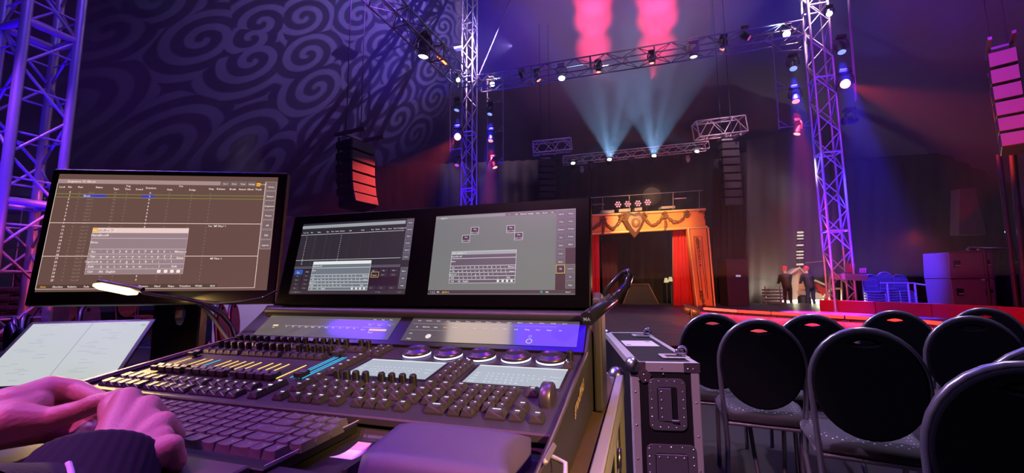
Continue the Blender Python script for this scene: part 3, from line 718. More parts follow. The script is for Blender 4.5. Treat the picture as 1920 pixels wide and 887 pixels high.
# ---- the painted proscenium
PD = 14.2
def V(px, py, d=PD): return G(px, py, d)
pro = thing('proscenium', 'gilded orange stage portal with garlands and a crest, framing red curtains', 'stage portal', Vector((V(1240, 578).x, V(1240, 578).y, RZ)))
gold = mat('portal_gold', (.70, .31, .075, 1), .5, bump=.15, bscale=5, var=.15, vscale=3)
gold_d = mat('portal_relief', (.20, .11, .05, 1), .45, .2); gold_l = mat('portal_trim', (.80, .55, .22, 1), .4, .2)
YV = FW
def FB(px): p = V(px, 578); p.z = RZ + .002; return p
def flatbox(b, A, B, Cc, D, th):          # A..D as a vertical face toward the viewer, pushed back by th
    k = YV * th; b.add([A, B, Cc, D, A + k, B + k, Cc + k, D + k], [(0, 1, 2, 3), (7, 6, 5, 4), (0, 4, 5, 1), (1, 5, 6, 2), (2, 6, 7, 3), (3, 7, 4, 0)])
b = MB(); flatbox(b, V(985, 447), V(1324, 426.5), V(1321, 393), V(985, 411), .35); b.build('header', gold, pro, bevel=.02)
b = MB(); flatbox(b, FB(1305), FB(1338), V(1325, 427, PD - .05), V(1288, 429, PD - .05), .14); b.build('pillar', gold, pro, bevel=.02)
b = MB(); flatbox(b, FB(985), FB(1030), V(1030, 443, PD), V(985, 446, PD), .4); b.build('pillar', gold, pro, bevel=.02)
def strip(pts, r, m_, name, par, off=.06):
    b = MB(); b.tube([p - YV * off for p in pts], r, 8); return b.build(name, m_, par)
strip([V(985, 446), V(1324, 426)], .045, gold_l, 'moulding', pro); strip([V(985, 411.5), V(1321, 393)], .04, gold_l, 'moulding', pro)
strip([V(1288, 429, PD), FB(1305)], .03, gold_l, 'moulding', pro, .1); strip([V(1325, 427, PD), FB(1338)], .03, gold_l, 'moulding', pro, .1)
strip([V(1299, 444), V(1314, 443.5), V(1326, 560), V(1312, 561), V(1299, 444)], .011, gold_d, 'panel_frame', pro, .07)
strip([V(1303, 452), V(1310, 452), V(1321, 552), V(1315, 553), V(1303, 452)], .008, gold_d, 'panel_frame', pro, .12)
def blob_chain(par, pts, r, n, name):
    b = MB()
    for i in range(n):
        t = i / (n - 1) * (len(pts) - 1); k = min(int(t), len(pts) - 2); p = pts[k].lerp(pts[k + 1], t - k)
        rr = r * (.7 + .5 * random.random()); b.lathe([(.001, rr), (rr * .75, rr * .6), (rr, 0), (rr * .7, -rr * .7), (.001, -rr)], p - YV * .08 + Vector((0, 0, random.uniform(-.02, .02))), 7)
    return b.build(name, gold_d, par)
def swag(xa, ya, xb, yb, sag): return [V(xa + (xb - xa) * i / 8, ya + (yb - ya) * i / 8 + sag * math.sin(PI * i / 8)) for i in range(9)]
for xa, ya, xb, yb, sg in ((1111, 429, 1129, 413, 3), (1131, 413, 1165, 409, 18), (1206, 408, 1243, 404, 17), (1246, 403, 1285, 402, 15)):
    blob_chain(pro, swag(xa, ya, xb, yb, sg), .055, 17, 'garland')
for x, y in ((1130, 412), (1165, 408), (1206, 406), (1244, 404), (1285, 402)):
    b = MB()
    for i in range(5):
        a = 2 * PI * i / 5; c = V(x, y) + RT * .07 * math.cos(a) + Vector((0, 0, .09 * math.sin(a))) - YV * .09
        b.lathe([(.001, .05), (.045, .03), (.055, 0), (.04, -.03), (.001, -.05)], c, 7)
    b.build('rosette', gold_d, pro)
for x, y in ((1130, 416), (1246, 410)): blob_chain(pro, [V(x, y), V(x + 1, y + 14), V(x - 1, y + 22)], .05, 8, 'tassel')
blob_chain(pro, [V(1310, 398), V(1318, 398), V(1319, 410)], .035, 7, 'corner_spray')
# crest
cr = [(-.34, .34), (-.2, .42), (0, .36), (.2, .42), (.34, .34), (.40, .12), (.30, -.08), (.18, -.30), (0, -.52), (-.18, -.30), (-.30, -.08), (-.40, .12)]
cc = V(1187, 420) - YV * .12
b = MB(); P = [cc + RT * (x * .95) + Vector((0, 0, z * .95)) for x, z in cr]; Q = [cc + RT * x * .6 + Vector((0, 0, z * .6)) - YV * .14 for x, z in cr]; n = 12
b.add([p + YV * .12 for p in P] + P + Q, [(i, (i + 1) % n, n + (i + 1) % n, n + i) for i in range(n)] + [(n + i, n + (i + 1) % n, 2 * n + (i + 1) % n, 2 * n + i) for i in range(n)] + [tuple(range(2 * n, 3 * n))]); crest = b.build('crest', mat('crest_bronze', (.20, .13, .07, 1), .45, .3), pro)
b = MB(); b.lathe([(.001, .1), (.09, .085), (.15, .04), (.17, 0)], cc - YV * .12, 16, rot=Matrix.Rotation(PI / 2, 3, 'X')); b.build('boss', mat('portal_relief_boss', (.3, .2, .1, 1), .4, .4), crest)
for s_ in (-1, 1):
    b = MB(); b.tube([cc + RT * s_ * (.33 + .09 * math.cos(a)) + Vector((0, 0, .27 + .09 * math.sin(a))) - YV * .06 for a in [i * PI / 5 for i in range(9)]], [.035 - .002 * i for i in range(9)], 6); b.build('scroll', gold_d, crest)
blob_chain(pro, [V(1305, 448), V(1306, 456), V(1307, 465)], .05, 7, 'pillar_relief'); blob_chain(pro, [V(1309, 470), V(1312, 500)], .025, 9, 'pillar_relief'); blob_chain(pro, [V(1313, 546), V(1316, 562), V(1318, 572)], .045, 8, 'pillar_relief')
# curtains: pleated sheets
def OnS(p): return Vector((p.x, p.y, RZ + .012 if (p - a0).dot(en) < 10.9 else .012))
velvet = mat('red_velvet', (.55, .008, .012, 1), .65, sheen=.3)
def pleats(A, B, Cc, D, n, amp, name, m_, label, cat='curtain', group=None, rows=6, par=None):
    """A bottom-left, B bottom-right, Cc top-right, D top-left"""
    b = MB(); P = []; F = []; N = n * 4
    nrm = (B - A).cross(D - A).normalized()
    for j in range(rows + 1):
        t = j / rows; L_, R_ = A.lerp(D, t), B.lerp(Cc, t)
        for i in range(N + 1):
            u = i / N; w_ = math.sin(u * n * 2 * PI + .6 * math.sin(u * 9)) * amp * (1 + .3 * math.sin(u * 17 + t * 2))
            P.append(L_.lerp(R_, u) + nrm * w_)
    for j in range(rows):
        for i in range(N): a = j * (N + 1) + i; F.append((a, a + 1, a + N + 2, a + N + 1))
    b.add(P, F, True)
    o = b.build(name, m_, par)
    md = o.modifiers.new('thickness', 'SOLIDIFY'); md.thickness = .012
    if par is None: tag(o, label, cat, group)
    return o
pleats(OnS(V(1262, 578, PD + .5)), OnS(V(1302, 579, PD + .5)), V(1290, 427, PD + .5), V(1261, 429, PD + .5), 5, .07, 'red_curtain', velvet, 'red velvet curtain gathered beside the right portal pillar', group='red stage curtains')
pleats(OnS(V(1095, 577, PD + .5)), OnS(V(1125, 578, PD + .5)), V(1123, 434, PD + .5), V(1090, 435, PD + .5), 4, .07, 'red_curtain', velvet, 'red velvet curtain at the left side of the portal, beside the monitor wing', group='red stage curtains')
blackc = mat('black_drape', (.012, .010, .014, 1), .9); burg = mat('burgundy_drape', (.05, .008, .02, 1), .85)
pleats(OnS(V(1130, 577, PD + 2.6)), OnS(V(1160, 577, PD + 2.6)), V(1156, 452, PD + 2.6), V(1126, 452, PD + 2.6), 4, .06, 'side_drape', burg, 'dark burgundy side drape inside the portal at left')
pleats(OnS(V(1060, 577, PD + 4.2)), OnS(V(1330, 577, PD + 4.2)), V(1330, 405, PD + 4.2), V(1060, 405, PD + 4.2), 14, .06, 'backdrop', blackc, 'black backdrop closing the inside of the portal stage')
# stage truck and props inside
b = MB(); A_, B_, C_, D_ = V(1165, 577, PD + 2.4), V(1238, 577, PD + 2.4), V(1216, 533, PD + 2.8), V(1182, 533, PD + 2.8)
b.add([A_, B_, C_, D_, A_ + YV * .8, B_ + YV * .8], [(0, 1, 2, 3), (0, 4, 5, 1), (0, 3, 4), (1, 5, 2), (3, 2, 5, 4)]); rp = b.build('ramp', mat('ramp_black', (.02, .018, .018, 1), .6), origin=(A_.x, A_.y, RZ)); tag(rp, 'black sloping ramp in the middle of the portal stage', 'ramp')
strip([V(1165, 577, PD + 2.35), V(1182, 533, PD + 2.75), V(1216, 533, PD + 2.75), V(1238, 577, PD + 2.35)], .018, mat('ramp_edge', (.2, .16, .14, 1), .5), 'edge_strip', rp, .02) if True else None
for i, (x, y, w_, lab) in enumerate(((1249, 526, .09, 'small cream lampshade glowing on the left inside the portal'), (1257, 524, .08, 'small cream lampshade glowing on the right inside the portal'))):
    c = G(x, y, PD + 2.2); b = MB(); b.lathe([(.05, .10), (.09, -.08)], c, 12); o = b.build('table_lamp', glow('shade_cream', rgb(215, 195, 145), .9)); tag(o, lab, 'lamp')
    b = MB(); b.cyl(c + Vector((0, 0, -.08)), Vector((c.x, c.y, RZ)), .02, 8); b.build('pole', rubber, o)
# tan boxes standing in for bright floor below the drape gaps
b = MB(); b.box2(G(1150, 576, PD + 3.6), G(1166, 571, PD + 3.9)); tag(b.build('floor_streak', mat('streak_tan', (.35, .26, .12, 1), .6)), 'tan plank lying by the ramp at the back of the portal stage', 'plank')
b = MB(); b.box2(G(1240, 577, PD + 3.6), G(1260, 572, PD + 3.9)); tag(b.build('floor_streak', mat('streak_tan')), 'tan plank at the back of the portal stage near the right curtain', 'plank')

# ---- the band gallery above the portal
gl = thing('band_gallery', 'dark raised platform above the gilded portal with a thin railing', 'platform', V(1210, 410, PD + .3))
b = MB(); flatbox(b, V(985, 414, PD + .36), V(1330, 394, PD + .36), V(1330, 389, PD + .36), V(985, 409, PD + .36), 2.75); b.build('deck', rubber, gl)
strip([V(1108, 371, PD + .4), V(1318, 357, PD + .4)], .012, mat('rail_grey', (.4, .38, .38, 1), .4, .6), 'rail', gl, 0)
for x, y0_, y1_ in ((1130, 406, 369), (1180, 403, 366), (1262, 398, 361), (1311, 394, 358)): strip([V(x, y0_, PD + .4), V(x, y1_, PD + .4)], .012, mat('rail_grey'), 'post', gl, 0)
pinkl = glow('lamp_pink', rgb(255, 150, 165), 1.6)
for i, (x, y) in enumerate(((1157, 385), (1175, 384), (1194, 383), (1212, 381))):
    c = G(x, y, PD + .9); t = thing('par_lamp', ('leftmost', 'second', 'third', 'rightmost')[i] + ' of the four round pink lamps on the gallery', 'lamp', c - Vector((0, 0, .45)), 'pink lamps on the gallery')
    b = MB(); b.lathe([(.001, .1), (.13, .1), (.15, 0), (.15, -.14)], c, 14, rot=Matrix.Rotation(PI / 2, 3, 'X') ); b.build('can', rubber, t)
    b = MB()
    for k in range(7):
        a = 2 * PI * k / 6; q = c - YV * .16 + (RT * .085 * math.cos(a) + Vector((0, 0, .085 * math.sin(a))) if k < 6 else Vector((0, 0, 0)))
        b.lathe([(.001, .0), (.03, .0), (.03, .02)], q, 8, rot=Matrix.Rotation(PI / 2, 3, 'X'))
    b.build('lens', pinkl, t); b = MB(); b.cyl(c + Vector((0, 0, -.14)), c + Vector((0, 0, -.45)), .02, 8); b.build('stem', rubber, t)
for i, (x0_, x1_, y, h_, lab) in enumerate(((1126, 1152, 401, 6, 'first cream keyboard case at the left of the gallery edge'), (1160, 1183, 398, 6, 'second cream case on the gallery edge'), (1190, 1204, 396, 6, 'short cream case in the middle of the gallery'), (1240, 1266, 392, 5, 'slim cream keyboard at the right of the gallery'))):
    b = MB(); flatbox(b, V(x0_, y, PD + .5), V(x1_, y - 1.5, PD + .5), V(x1_, y - 1.5 - h_, PD + .5), V(x0_, y - h_, PD + .5), .3); o = b.build('instrument_case', mat('case_cream', (.45, .40, .34, 1), .5), bevel=.01); tag(o, lab, 'case')
for i, (x, y) in enumerate(((1122, 384), (1275, 373))):
    c = G(x, y, PD + .8); t = thing('music_stand', ('flat music stand at the left', 'flat music stand at the right')[i] + ' of the gallery', 'music stand', c - Vector((0, 0, .4)))
    b = MB(); b.box(c, (.42, .25, .025)); b.build('tray', mat('rail_grey'), t); b = MB(); b.cyl(c, c - Vector((0, 0, .42)), .015, 8); b.build('stem', rubber, t)
# round emblem board half in the dark behind the gallery
b = MB(); b.lathe([(.001, -.03), (.36, -.03), (.38, 0), (.36, .03), (.001, .03)], G(1222, 368, PD + 3), 24, rot=Matrix.Rotation(PI / 2, 3, 'X')); tag(b.build('bass_drum', mat('drum_dark', (.05, .04, .05, 1), .5)), 'dark round drum head behind the pink lamps', 'drum')

# ---- black masking around the portal
def drape(px0, px1, ytop0, ytop1, d, n, name, m_, label, ybot=590, amp=.06, zb=.02):
    return pleats(Vector((*G(px0, ybot, d).xy, zb)), Vector((*G(px1, ybot, d).xy, zb)), G(px1, ytop1, d), G(px0, ytop0, d), n, amp, name, m_, label, 'drape')
drape(700, 1108, 312, 296, PD + 3.4, 20, 'masking_drape', blackc, 'wide black masking drape at the left of the stage, behind the monitor wing')
drape(1108, 1420, 292, 275, PD + 5.2, 14, 'masking_drape', blackc, 'black drape hanging behind the gallery and the band lamps')
drape(1336, 1400, 300, 285, PD + 1.9, 6, 'masking_drape', blackc, 'black leg drape right of the gilded pillar', zb=RZ + .01)
q = G(1378, 574, PD + .4); q.z = RZ
kb_ = thing('speaker_cabinet', 'tall black cabinet with a tiny white plate, right of the gilded pillar', 'cabinet', q)
b = MB(); b.box(q + Vector((0, 0, .80)), (.72, .6, 1.6), Matrix.Rotation(YAW, 3, 'Z')); b.build('cabinet_body', mat('cabinet_black', (.03, .02, .03, 1), .55), kb_, bevel=.015)
b = MB(); b.box(q - FW * .305 + RT * .02 + Vector((0, 0, 1.02)), (.16, .01, .06), Matrix.Rotation(YAW, 3, 'Z')); b.build('name_plate', glow('plate_glow', rgb(190, 170, 215), .8), kb_)  # plate emits to read bright, though it is no lamp
drape(1400, 1560, 262, 228, PD + 4.4, 7, 'cloth_backdrop', mat('grey_cloth', (.045, .042, .045, 1), .8), 'grey cloth hanging behind the two workers with a soft light patch', amp=.03)
drape(1560, 2350, 300, 250, PD + 3.6, 26, 'masking_drape', mat('plum_drape', (.035, .014, .03, 1), .85), 'wide dark plum drape filling the right side behind the ring')
# ============================================================ lamps
body_b = mat('lamp_body', (.03, .03, .033, 1), .4); body_w = mat('lamp_body_pale', (.45, .45, .45, 1), .45)
def moving_head(c, aimdir, s, label, lens, body=body_b, group=None, name='moving_head', hang=True):
    """c: centre of the head; hangs from above unless told otherwise"""
    c = Vector(c); d = Vector(aimdir).normalized(); top = Vector((0, 0, 1 if hang else -1))
    t = thing(name, label, 'stage light', c + top * .34 * s, group)
    b = MB(); b.box(c + top * .31 * s, (.26 * s, .20 * s, .09 * s), taper=.9); b.build('base', body, t, bevel=.01 * s)
    sd = d.cross(Vector((0, 0, 1)))
    sd = RT.copy() if sd.length < .2 else sd.normalized()
    b = MB(); pts = [c + sd * .15 * s - top * .02 * s, c + sd * .155 * s + top * .13 * s, c + sd * .12 * s + top * .24 * s, c - sd * .12 * s + top * .24 * s, c - sd * .155 * s + top * .13 * s, c - sd * .15 * s - top * .02 * s]
    b.tube(pts, .028 * s, 8); b.build('yoke', body, t)
    q = d.to_track_quat('Z', 'Y').to_matrix()
    b = MB(); b.lathe([(.001, -.19 * s), (.08 * s, -.18 * s), (.115 * s, -.10 * s), (.12 * s, .02 * s), (.105 * s, .12 * s), (.115 * s, .17 * s), (.10 * s, .175 * s)], c, 14, rot=q); h_ = b.build('head', body, t)
    b = MB(); b.lathe([(.001, .166 * s), (.06 * s, .165 * s), (.099 * s, .158 * s)], c, 14, rot=q); b.build('lens', lens, h_)
    return t
L_white = glow('lens_white', (.85, 1, .95, 1), 30); L_blue = glow('lens_blue', (.22, .30, 1, 1), 1.6); L_red = glow('lens_red', (1, .16, .12, 1), 3); L_glare = glow('lens_glare', (1, .12, .12, 1), 16); L_redsoft = glow('lens_redsoft', (1, .25, .2, 1), 3)
L_dark = mat('lens_dark', (.02, .02, .03, 1), .1); L_pale = glow('lens_pale', (.7, .75, .7, 1), 2); L_mag = glow('lens_magenta', (.6, .08, .4, 1), 1)
DN = Vector((0, 0, -1)); TOC = (CAM - MC).normalized()
def tocam(p): return (CAM + Vector((0, 0, .4)) - p).normalized()
# under the far truss
TR1 = [(978, 143, 'dark moving head just right of the central mast under the long truss', body_b, L_dark, Vector((.4, -.2, -1)), .8),
       (1007, 145, 'moving head with a dim red face under the left part of the long truss', body_b, L_redsoft, Vector((.5, 0, -1)), .8),
       (1053, 140, 'pale grey moving head under the long truss, left of its centre', body_w, L_white, DN + tocam(G(1053, 135, 14)) * .6, 1.05),
       (1122, 128, 'narrow lamp below the left red glow on the long truss', body_b, L_redsoft, DN, .8),
       (1222, 111, 'narrow lamp below the right red glow on the long truss', body_b, L_redsoft, DN, .8),
       (1300, 96, 'pale grey moving head under the long truss, right of its centre', body_w, L_pale, DN, 1.1),
       (1357, 84, 'slim open-yoke lamp near the right end of the long truss', body_b, L_redsoft, Vector((-.3, 0, -1)), .85),
       (1397, 68, 'tilted lamp with a magenta face at the right end of the long truss', body_b, L_mag, Vector((.6, -.2, -.6)), .85)]
def on_T1(px): # distance of the truss at that column
    t = 0
    best = None
    for i in range(101):
        p = MC.lerp(MR, i / 100); x = (p - Vector((CAM.x, CAM.y, 0))).dot(RT) / (p - Vector((CAM.x, CAM.y, 0))).dot(FW) * FPX + 960
        if best is None or abs(x - px) < best[0]: best = (abs(x - px), (p - Vector((CAM.x, CAM.y, 0))).dot(FW))
    return best[1]
for px, py, lab, bd, ln, dr, s_ in TR1:
    moving_head(G(px, py, on_T1(px)), dr, s_ * 1.05, lab, ln, bd)
# under the near truss
moving_head(G(795, 92, 12.4), Vector((-.1, 0, -1)), 1.5, 'large moving head pointing down under the dark truss at left', L_white, body_b)
def bar(px, py, d, dx, dz, col, label):
    c = G(px, py, d); u = (RT * dx + Vector((0, 0, dz))).normalized() * .24
    t = thing('led_bar', label, 'stage light', c); b = MB(); b.tube([c - u, c + u], .05, 8); b.build('housing', body_b, t)
    b = MB(); b.tube([c - u * .9 - FW * .04 - Vector((0, 0, .02)), c + u * .9 - FW * .04 - Vector((0, 0, .02))], .035, 8); b.build('light_face', col, t)
bar(747, 27, 11.4, .6, -.8, glow('bar_blue', (.06, .05, 1, 1), 8), 'small blue LED bar clipped to the upper left truss')
bar(829, 113, 13.6, .6, -.6, glow('bar_orange', (1, .12, .03, 1), 8), 'small orange LED bar near the central mast end of the dark truss')
b = MB(); b.box(G(860, 91, 14.6), (.30, .2, .08)); tag(b.build('power_box', body_w, bevel=.01), 'small pale box fixed left of the central mast', 'box')

# hanging ladders with lamps
tube_m = mat('ladder_tube', (.30, .28, .32, 1), .45, .6)
def ladder(px0, px1, y0, y1, d, tilt, rungs, label):
    """upright pipe frame; y0,y1 image rows; tilt: sideways run of the lower end in px"""
    A, B, C_, D_ = G(px0, y0, d), G(px1, y0 - 2, d), G(px1 + tilt, y1 - 4, d), G(px0 + tilt, y1, d)
    t = thing('lamp_ladder', label, 'ladder frame', (A + B) / 2); me = ucyl(tube_m)
    rod('side_pipe', me, t, A, D_, .02); rod('side_pipe', me, t, B, C_, .02)
    for k in rungs:
        p, q = A.lerp(D_, k), B.lerp(C_, k); rod('rung', me, t, p, q, .016)
        rod('corner_brace', me, t, q, q.lerp(p, .3) - Vector((0, 0, .18)) if False else q + Vector((0, 0, .28)), .012) if False else None
        rod('corner_brace', me, t, p.lerp(q, .3), p + Vector((0, 0, .22)), .012); rod('corner_brace', me, t, q.lerp(p, .3), q + Vector((0, 0, .22)), .012)
    return t
ladder(914, 943, 148, 312, 15.2, 0, (.02, .28, .62, .98), 'pipe ladder hanging to the right of the central mast, carrying four lamps')
ladder(844, 866, 128, 285, 14.6, 0, (.45, .98), 'pipe ladder hanging to the left of the central mast, carrying lamps')
ladder(1447, 1510, 60, 243, 12.0, 14, (.2, .58, .98), 'pipe ladder hanging left of the right mast, carrying four lamps')
ladder(1588, 1590, -30, 190, 11.2, 16, (.3, .66, .98), 'pipe ladder hanging right of the right mast, carrying lamps')
def pair(items, d):
    for px, py, lab, ln, dr, s_ in items:
        c = G(px, py, d); moving_head(c, dr if dr != 'cam' else tocam(c), s_, lab, ln)
pair([(923, 158, 'dazzling white lamp at the top of the ladder right of the central mast', L_white, 'cam', .85), (920, 208, 'downward lamp with a blue beam right of the central mast', L_blue, Vector((-.1, -.35, -1)), .95),
      (921, 258, 'downward lamp with a red beam right of the central mast', L_red, Vector((0, -.45, -1)), .95), (926, 308, 'red-lit lamp hanging lowest on the ladder right of the central mast', L_redsoft, Vector((.4, -.2, -1)), .9)], 15.0)
pair([(859, 150, 'white lamp close to the left side of the central mast', L_white, 'cam', .7), (858, 200, 'downward lamp with a blue beam left of the central mast', L_blue, Vector((-.1, -.3, -1)), .95),
      (858, 257, 'glaring red lamp on the left side of the central mast', L_glare, 'cam', 1.15), (858, 305, 'lowest lamp left of the central mast, dim pink', L_mag, Vector((0, -.6, -1)), .8)], 14.4)
pair([(1475, 64, 'dazzling white lamp at the top of the ladder left of the right mast', L_white, 'cam', .95), (1487, 122, 'downward lamp with a blue beam left of the right mast', L_blue, Vector((-.15, -.5, -1)), 1.0),
      (1491, 183, 'downward lamp with a red beam left of the right mast', L_red, Vector((-.1, -.5, -1)), 1.0), (1497, 243, 'red-lit lamp hanging lowest left of the right mast', L_redsoft, Vector((-.4, -.2, -1)), .9)], 11.8)
pair([(1555, 26, 'white lamp high on the right mast', L_white, 'cam', .7), (1577, 90, 'downward lamp with a blue beam on the right mast', L_blue, Vector((-.1, -.4, -1)), 1.0),
      (1585, 158, 'glaring red lamp on the right mast', L_glare, 'cam', 1.15), (1594, 226, 'dark boxy lamp below the red one on the right mast', L_dark, Vector((-1, -.3, -.1)), 1.0)], 11.0)
c = hit(1296, 582, RZ + .22)
moving_head(c, Vector((-1, .1, .3)), .9, 'dark moving head standing on the ring floor at the foot of the painted pillar', L_dark, body_b, hang=False)

# stage trusses
SD = 16.2
pinkm = mat('truss_rose', (.60, .50, .54, 1), .45, .5)
def T(px0, y0, px1, y1, d0, d1, w, h, bay, lab, r=.03, rb=.018):
    return truss(G(px0, y0, d0), G(px1, y1, d1), w, h, bay, lab, m_=pinkm, r=r, rb=rb, rungs=False)
T(1000, 279, 1070, 272, SD, SD, .4, .46, .36, 'short box truss above the left hanging speakers')
T(1304, 246, 1394, 235, SD - .6, SD - .6, .45, .62, .48, 'short box truss above the right hanging speakers')
T(1056, 302, 1326, 274, SD, SD - .3, .34, .28, .34, 'low front truss over the gallery carrying the four blue-white lamps', .02, .012)
for i, (px, py, lab) in enumerate(((1075, 311, 'leftmost blue-white lamp on the stage truss'), (1143, 304, 'second blue-white lamp on the stage truss, with a wide beam'), (1226, 297, 'third blue-white lamp on the stage truss, with a wide beam'), (1306, 289, 'rightmost blue-white lamp on the stage truss'))):
    c = G(px, py, SD - .4)
    moving_head(c, Vector((0, -.75, .6)) - FW * .2, .8, lab, glow('lens_steel', (.7, .9, 1, 1), 45), group='blue-white lamps on the stage truss')
for i, (px, py, lab) in enumerate(((1108, 313, 'left dark lamp between the beams on the stage truss'), (1184, 302, 'middle dark lamp between the beams on the stage truss'), (1268, 293, 'right dark lamp between the beams on the stage truss'), (1091, 320, 'small pale lamp hanging at the left end of the stage truss'), (1290, 300, 'small lamp hanging at the right end of the stage truss'))):
    moving_head(G(px, py, SD), DN, .75 if i < 3 else .5, lab, L_dark, body_b if i < 3 else body_w)

# line arrays
def line_array(top, n, bw_, bh, bd, yaw, label, face, side, curve, name='line_array', chain=6):
    """boxes from the top down, each tilted a little more; yaw: heading of the front"""
    t = thing(name, label, 'loudspeaker', top); Ry = Matrix.Rotation(yaw, 3, 'Z'); p = Vector(top); ang = 0
    for i in range(n):
        ang = curve[i]; Rx = Matrix.Rotation(ang, 3, 'X'); M_ = Ry @ Rx
        c = p + M_ @ Vector((0, 0, -bh / 2))
        b = MB(); b.prism([(-bd / 2, bh * .41), (-bd / 2, -bh * .41), (bd / 2, -bh * .30), (bd / 2, bh * .30)], bw_, 'yz', -bw_ / 2)
        b.v = [c + M_ @ v for v in b.v]; bx = b.build('cabinet', side, t, bevel=.01)
        b = MB(); b.box((0, -bd / 2 - .008, 0), (bw_ * .94, .012, bh * .76)); b.v = [c + M_ @ v for v in b.v]; b.build('grille', face, bx)
        for s_ in (-1, 1):
            b = MB(); b.box((s_ * bw_ * .5, bd * .3, bh * .45), (.02, .06, .12)); b.v = [c + M_ @ v for v in b.v]; b.build('link_plate', dark_metal, bx)
        p = p + M_ @ Vector((0, 0, -bh))
    b = MB()
    for s_ in (-1, 1): b.box((s_ * bw_ * .4, -.1, .16), (.06, bd * 1.9, .07))
    b.box((0, .1, .16), (bw_ * .8, .06, .06)); b.v = [Vector(top) + Ry @ v for v in b.v]; b.build('hanging_frame', mat('frame_pipe', (.25, .22, .24, 1), .4, .6), t)
    for s_ in (-.3, .3): b = MB(); b.cyl(Vector(top) + Ry @ Vector((bw_ * s_, .1, .18)), Vector(top) + Ry @ Vector((bw_ * s_, .1, chain)), .012, 6); b.build('chain', dark_metal, t)
    return t
spk = mat('speaker_black', (.022, .02, .024, 1), .55); grl = mat('grille_lit', (.40, .30, .30, 1), .6, 0, bump=.3, bscale=200); grl2 = mat('grille_dim', (.022, .017, .024, 1), .7)  # grille paled so the red light shows; dark copy for the dim columns
cv6 = [R(a) for a in (0, -1.5, -3, -7, -13, -20)]
line_array(G(668, 268, 9.6), 6, .74, .268, .50, YAW + R(64), 'curved hanging loudspeaker column left of the central mast, its side lit red', spk, spk, [R(a) for a in (0, -1, -3, -6, -11, -18)], chain=3.7)
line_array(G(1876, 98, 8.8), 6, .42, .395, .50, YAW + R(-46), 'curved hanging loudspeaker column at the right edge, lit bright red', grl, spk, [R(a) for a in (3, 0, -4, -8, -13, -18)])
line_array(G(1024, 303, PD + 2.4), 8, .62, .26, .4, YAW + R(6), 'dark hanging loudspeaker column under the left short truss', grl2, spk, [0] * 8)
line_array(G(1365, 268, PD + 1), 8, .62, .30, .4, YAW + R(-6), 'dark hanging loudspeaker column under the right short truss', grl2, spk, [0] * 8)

# ============================================================ the light of the rig and added fill spots
def beam(px, py, d, tx, ty, td, col, power, size, blend=.2, rad=.05): return spot('beam', G(px, py, d) if not isinstance(px, Vector) else px, G(tx, ty, td), col, power, size, blend, rad)
# blue at the mast feet
for i, (m_, pw_) in enumerate(((MC, 1300), (MR, 900), (ML, 420))):
    for k in (-1, 1): spot('mast_blue', m_ + SQ * .9 * k + SP * .9 + Vector((0, 0, .6)), m_ + Vector((0, 0, 3.9 if i < 2 else 3.6)), (.02, .0, 1), pw_ * (2.6 if i < 2 else 1.3), 50, .9, .1)
    spot('mast_pink', m_ + SP * 1.6 + SQ * .3 + Vector((0, 0, 11)) if i < 2 else m_ + SQ * 2.2 + Vector((0, 0, 9)), m_ + Vector((0, 0, 9.5 if i < 2 else 6)), (1, .6, .8) if i < 2 else (.16, .0, 1), 3000 if i < 2 else 500, 44, .6, .1)
# blue and red beams of the ladders
for (px, py, d, cl, pw_, sz) in ((920, 214, 14.95, (.03, .02, 1), 34000, 18), (858, 206, 14.35, (.03, .02, 1), 34000, 18), (1486, 128, 11.7, (.03, .02, 1), 34000, 18), (1577, 97, 10.9, (.03, .02, 1), 34000, 18), (921, 264, 14.95, RED, 12000, 20), (1491, 190, 11.7, RED, 12000, 20)):
    c = G(px, py, d); spot('ladder_beam', c - Vector((0, 0, .22)), c + Vector((.05, -.25, -3)), cl, pw_, sz, .25, .08)
c = G(858, 257, 14.2); spot('beam', c, c + (-RT * 1.0 - FW * .9 + Vector((0, 0, -1.5))), (1, .08, .04), 3200, 40, .5, .06)
c = G(1585, 158, 10.8); spot('beam', c, c + (RT * 1.0 - FW * .5 + Vector((0, 0, -.75))), (1, .05, .05), 5000, 36, .5, .06)
c = G(829, 113, 13.4); spot('beam', c, G(690, 240, 13), (1, .04, .06), 160, 34, .6, .06)
# red columns on the roof behind the long truss
for px, tx in ((1118, 1112), (1224, 1232)):
    d = on_T1(px) + 1.2; c = G(px, 150, d + 1)
    for ty, dd, pw_ in ((-25, 2.4, 9000), (35, 3.0, 8000), (80, 4.5, 5000)): spot('roof_red', c, G(tx, ty, d + dd), (1, .03, .09), pw_, 25, .9, .08)
# white lamps
for px, py, d, tx, ty, td, pw_ in ((923, 156, 14.8, 990, 20, 15.5, 900), (1475, 62, 11.6, 1360, -30, 12.5, 900), (1555, 24, 10.8, 1500, -60, 11, 300), (858, 148, 14.2, 905, 60, 15, 200)):
    beam(px, py, d, tx, ty, td, (.30, .45, 1), pw_ * .45, 55, .9)
# blue-white fans
for px, py, tx, ty, pw_, sz in ((1143, 300, 1140, 120, 5200, 62), (1226, 293, 1232, 110, 5200, 62), (1075, 309, 1120, 288, 260, 40), (1306, 287, 1250, 270, 260, 40)):
    c = G(px, py, SD - .6)
    for k in ((-.36, 0, .36) if pw_ > 1000 else ((.9 if px < 1200 else -.9),)): spot('fan_beam', c, c + RT * k - FW * (.12 if k == 0 else .24) + Vector((0, 0, 1 if abs(k) < .6 else .45)), (.28, .56, 1), pw_ * 2.3, 32, .25, .05)
